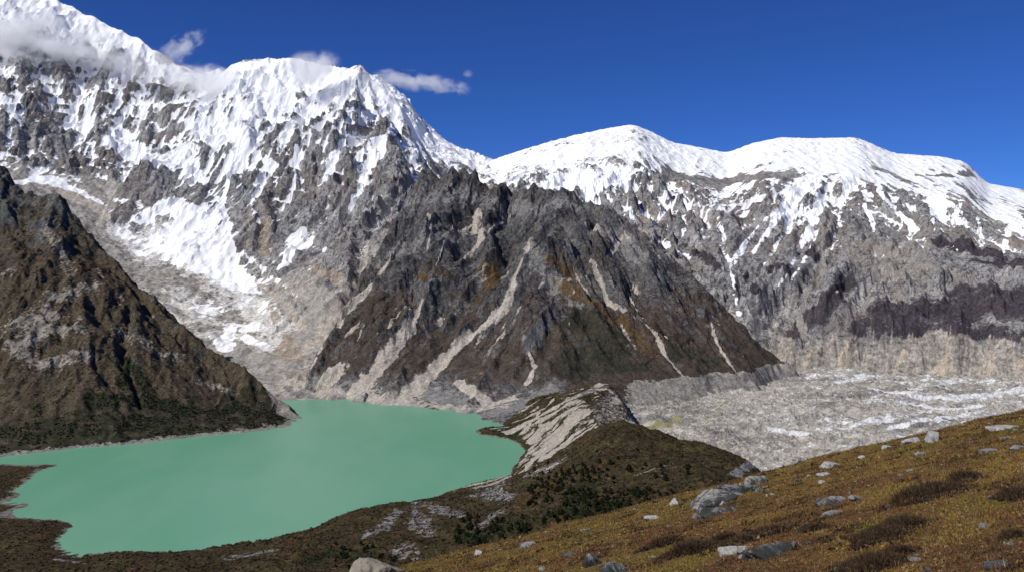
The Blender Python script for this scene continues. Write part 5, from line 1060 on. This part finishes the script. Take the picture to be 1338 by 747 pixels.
# ------------------------------------------------------------------ clouds
def build_clouds():
    rng = np.random.default_rng(4); co0, f0 = ico(4)
    def cloud(px, py, Y, rx, rz, ry, dens, label, tilt=0.0, seed=0, cut=.0, ns=1.3):
        m = bpy.data.materials.new('cloud vapour'); m.use_nodes = True; t = m.node_tree; t.nodes.clear()
        out = t.nodes.new('ShaderNodeOutputMaterial'); v = t.nodes.new('ShaderNodeVolumePrincipled'); t.links.new(v.outputs[0], out.inputs['Volume'])
        v.inputs['Color'].default_value = (1, 1, 1, 1); v.inputs['Anisotropy'].default_value = -.2
        tc = t.nodes.new('ShaderNodeTexCoord'); k = Y / F; S = (rx * k, ry, rz * k)
        def mth(op, a, b=0.0, clamp=False):
            x = t.nodes.new('ShaderNodeMath'); x.operation = op; x.use_clamp = clamp
            for i, q in enumerate((a, b)):
                if hasattr(q, 'links'): t.links.new(q, x.inputs[i])
                else: x.inputs[i].default_value = q
            return x.outputs[0]
        ln = t.nodes.new('ShaderNodeVectorMath'); ln.operation = 'LENGTH'; t.links.new(tc.outputs['Object'], ln.inputs[0])
        mp = t.nodes.new('ShaderNodeMapping'); mp.inputs['Scale'].default_value = (S[0] / 150 * ns, S[1] / 150 * ns, S[2] / 110 * ns); mp.inputs['Location'].default_value = (seed * 3.7, seed, 0); t.links.new(tc.outputs['Object'], mp.inputs[0])
        nz = t.nodes.new('ShaderNodeTexNoise'); nz.inputs['Scale'].default_value = 1.0; nz.inputs['Detail'].default_value = 6; nz.inputs['Roughness'].default_value = .6; nz.inputs['Distortion'].default_value = .5; t.links.new(mp.outputs[0], nz.inputs['Vector'])
        fall = mth('SUBTRACT', 1.0, ln.outputs['Value'])
        d = mth('ADD', mth('MULTIPLY', fall, .9), mth('MULTIPLY', mth('SUBTRACT', nz.outputs['Fac'], .52), 2.6))
        d = mth('MULTIPLY', mth('SUBTRACT', d, cut, True), mth('MULTIPLY', mth('MULTIPLY', fall, 4.0, True), dens))
        t.links.new(d, v.inputs['Density'])
        o = make_mesh('cloud', co0, f0, m); o.location = P(px, py, Y); o.scale = S; o.rotation_euler = (0, tilt, 0)
        return tag(o, label, 'cloud')
    cloud(38, 54, 5150, 165, 54, 240, .040, 'broad white cloud bank lying across the highest summit wall', .14, 1, .24)
    cloud(185, 88, 5000, 105, 30, 170, .010, 'thin veil of cloud drifting over the snow below the high ridge', .22, 8, .16)
    cloud(272, 108, 4900, 62, 28, 150, .024, 'white cloud filling the notch between the two summits', .10, 2, .10)
    cloud(232, 66, 5150, 52, 17, 120, .016, 'thin torn cloud wisp standing above the ridge', -.62, 3, .2, 2.2)
    cloud(405, 94, 4700, 50, 30, 130, .022, 'small white cloud clinging to the flat second summit', -.35, 4, .12)
    cloud(545, 107, 4900, 80, 16, 100, .026, 'long thin streak of cloud trailing into the blue sky', .16, 5, .12)
    cloud(612, 97, 4900, 9, 7, 40, .012, 'tiny faint scrap of cloud past the long streak', 0, 6, .1)
# ------------------------------------------------------------------ sky, sun, camera
def build_sky():
    w = bpy.data.worlds.new('World'); scene.world = w; w.use_nodes = True; t = w.node_tree
    bg = t.nodes['Background']; sky = t.nodes.new('ShaderNodeTexSky'); sky.sky_type = 'NISHITA'
    sky.sun_disc = False; sky.sun_elevation = math.asin(SUN.z); sky.sun_rotation = math.atan2(SUN.x, SUN.y)
    sky.altitude = 4500; sky.air_density = 1.0; sky.dust_density = 0.05; sky.ozone_density = 5.0
    tint = t.nodes.new('ShaderNodeMix'); tint.data_type = 'RGBA'; tint.blend_type = 'MULTIPLY'; tint.inputs[0].default_value = 1; tint.inputs[7].default_value = (.34, .64, 1.24, 1)
    t.links.new(sky.outputs[0], tint.inputs[6]); t.links.new(tint.outputs[2], bg.inputs[0]); bg.inputs[1].default_value = SKY
    l = bpy.data.lights.new('sun', 'SUN'); l.energy = SUNE; l.angle = math.radians(.53); l.color = (1, .965, .90)
    o = bpy.data.objects.new('sun', l); COL.objects.link(o); o.rotation_euler = SUN.to_track_quat('Z', 'Y').to_euler(); o.location = (-3000, -1500, 5000)
def build_camera():
    cd = bpy.data.cameras.new('camera'); cd.sensor_width = 36; cd.lens = 36 * F / 1338; cd.shift_y = -(373.5 - HOR) / 1338
    cd.clip_start = .5; cd.clip_end = 90000
    o = bpy.data.objects.new('camera', cd); COL.objects.link(o); o.location = (0, 0, EYE); o.rotation_euler = (math.radians(90), 0, 0); scene.camera = o
SKY, SUNE = .071, 4.3
import time
_t = time.time()
def lap(s):
    global _t
    print('LAP', s, round(time.time() - _t, 1)); _t = time.time()
build_sky(); build_camera(); build_ground(); build_lake()
T1, mt1 = build_m1(); lap('m1')
T3, mt3 = build_m3(); lap('m3')
T2, mt2 = build_m2(); lap('m2')
T4, mt4 = build_m4(); lap('m4')
T5, gl = build_glacier(); lap('gl')
T6, mo = build_moraine(); lap('mo')
hill = build_hill(); lap('hill')
if 'build_rocks' in globals():
    build_rocks(); lap('rocks'); build_plants(); lap('plants'); build_clouds(); lap('clouds')
scene.view_settings.view_transform = 'Standard'; scene.view_settings.look = 'None'; scene.view_settings.gamma = 1; scene.view_settings.exposure = EXPO if 'EXPO' in globals() else 0.0
scene.cycles.use_denoising = True; scene.cycles.max_bounces = 12; scene.cycles.volume_bounces = 10; scene.cycles.volume_step_rate = 1.0; scene.cycles.volume_max_steps = 256; scene.cycles.diffuse_bounces = 3; scene.cycles.use_adaptive_sampling = True
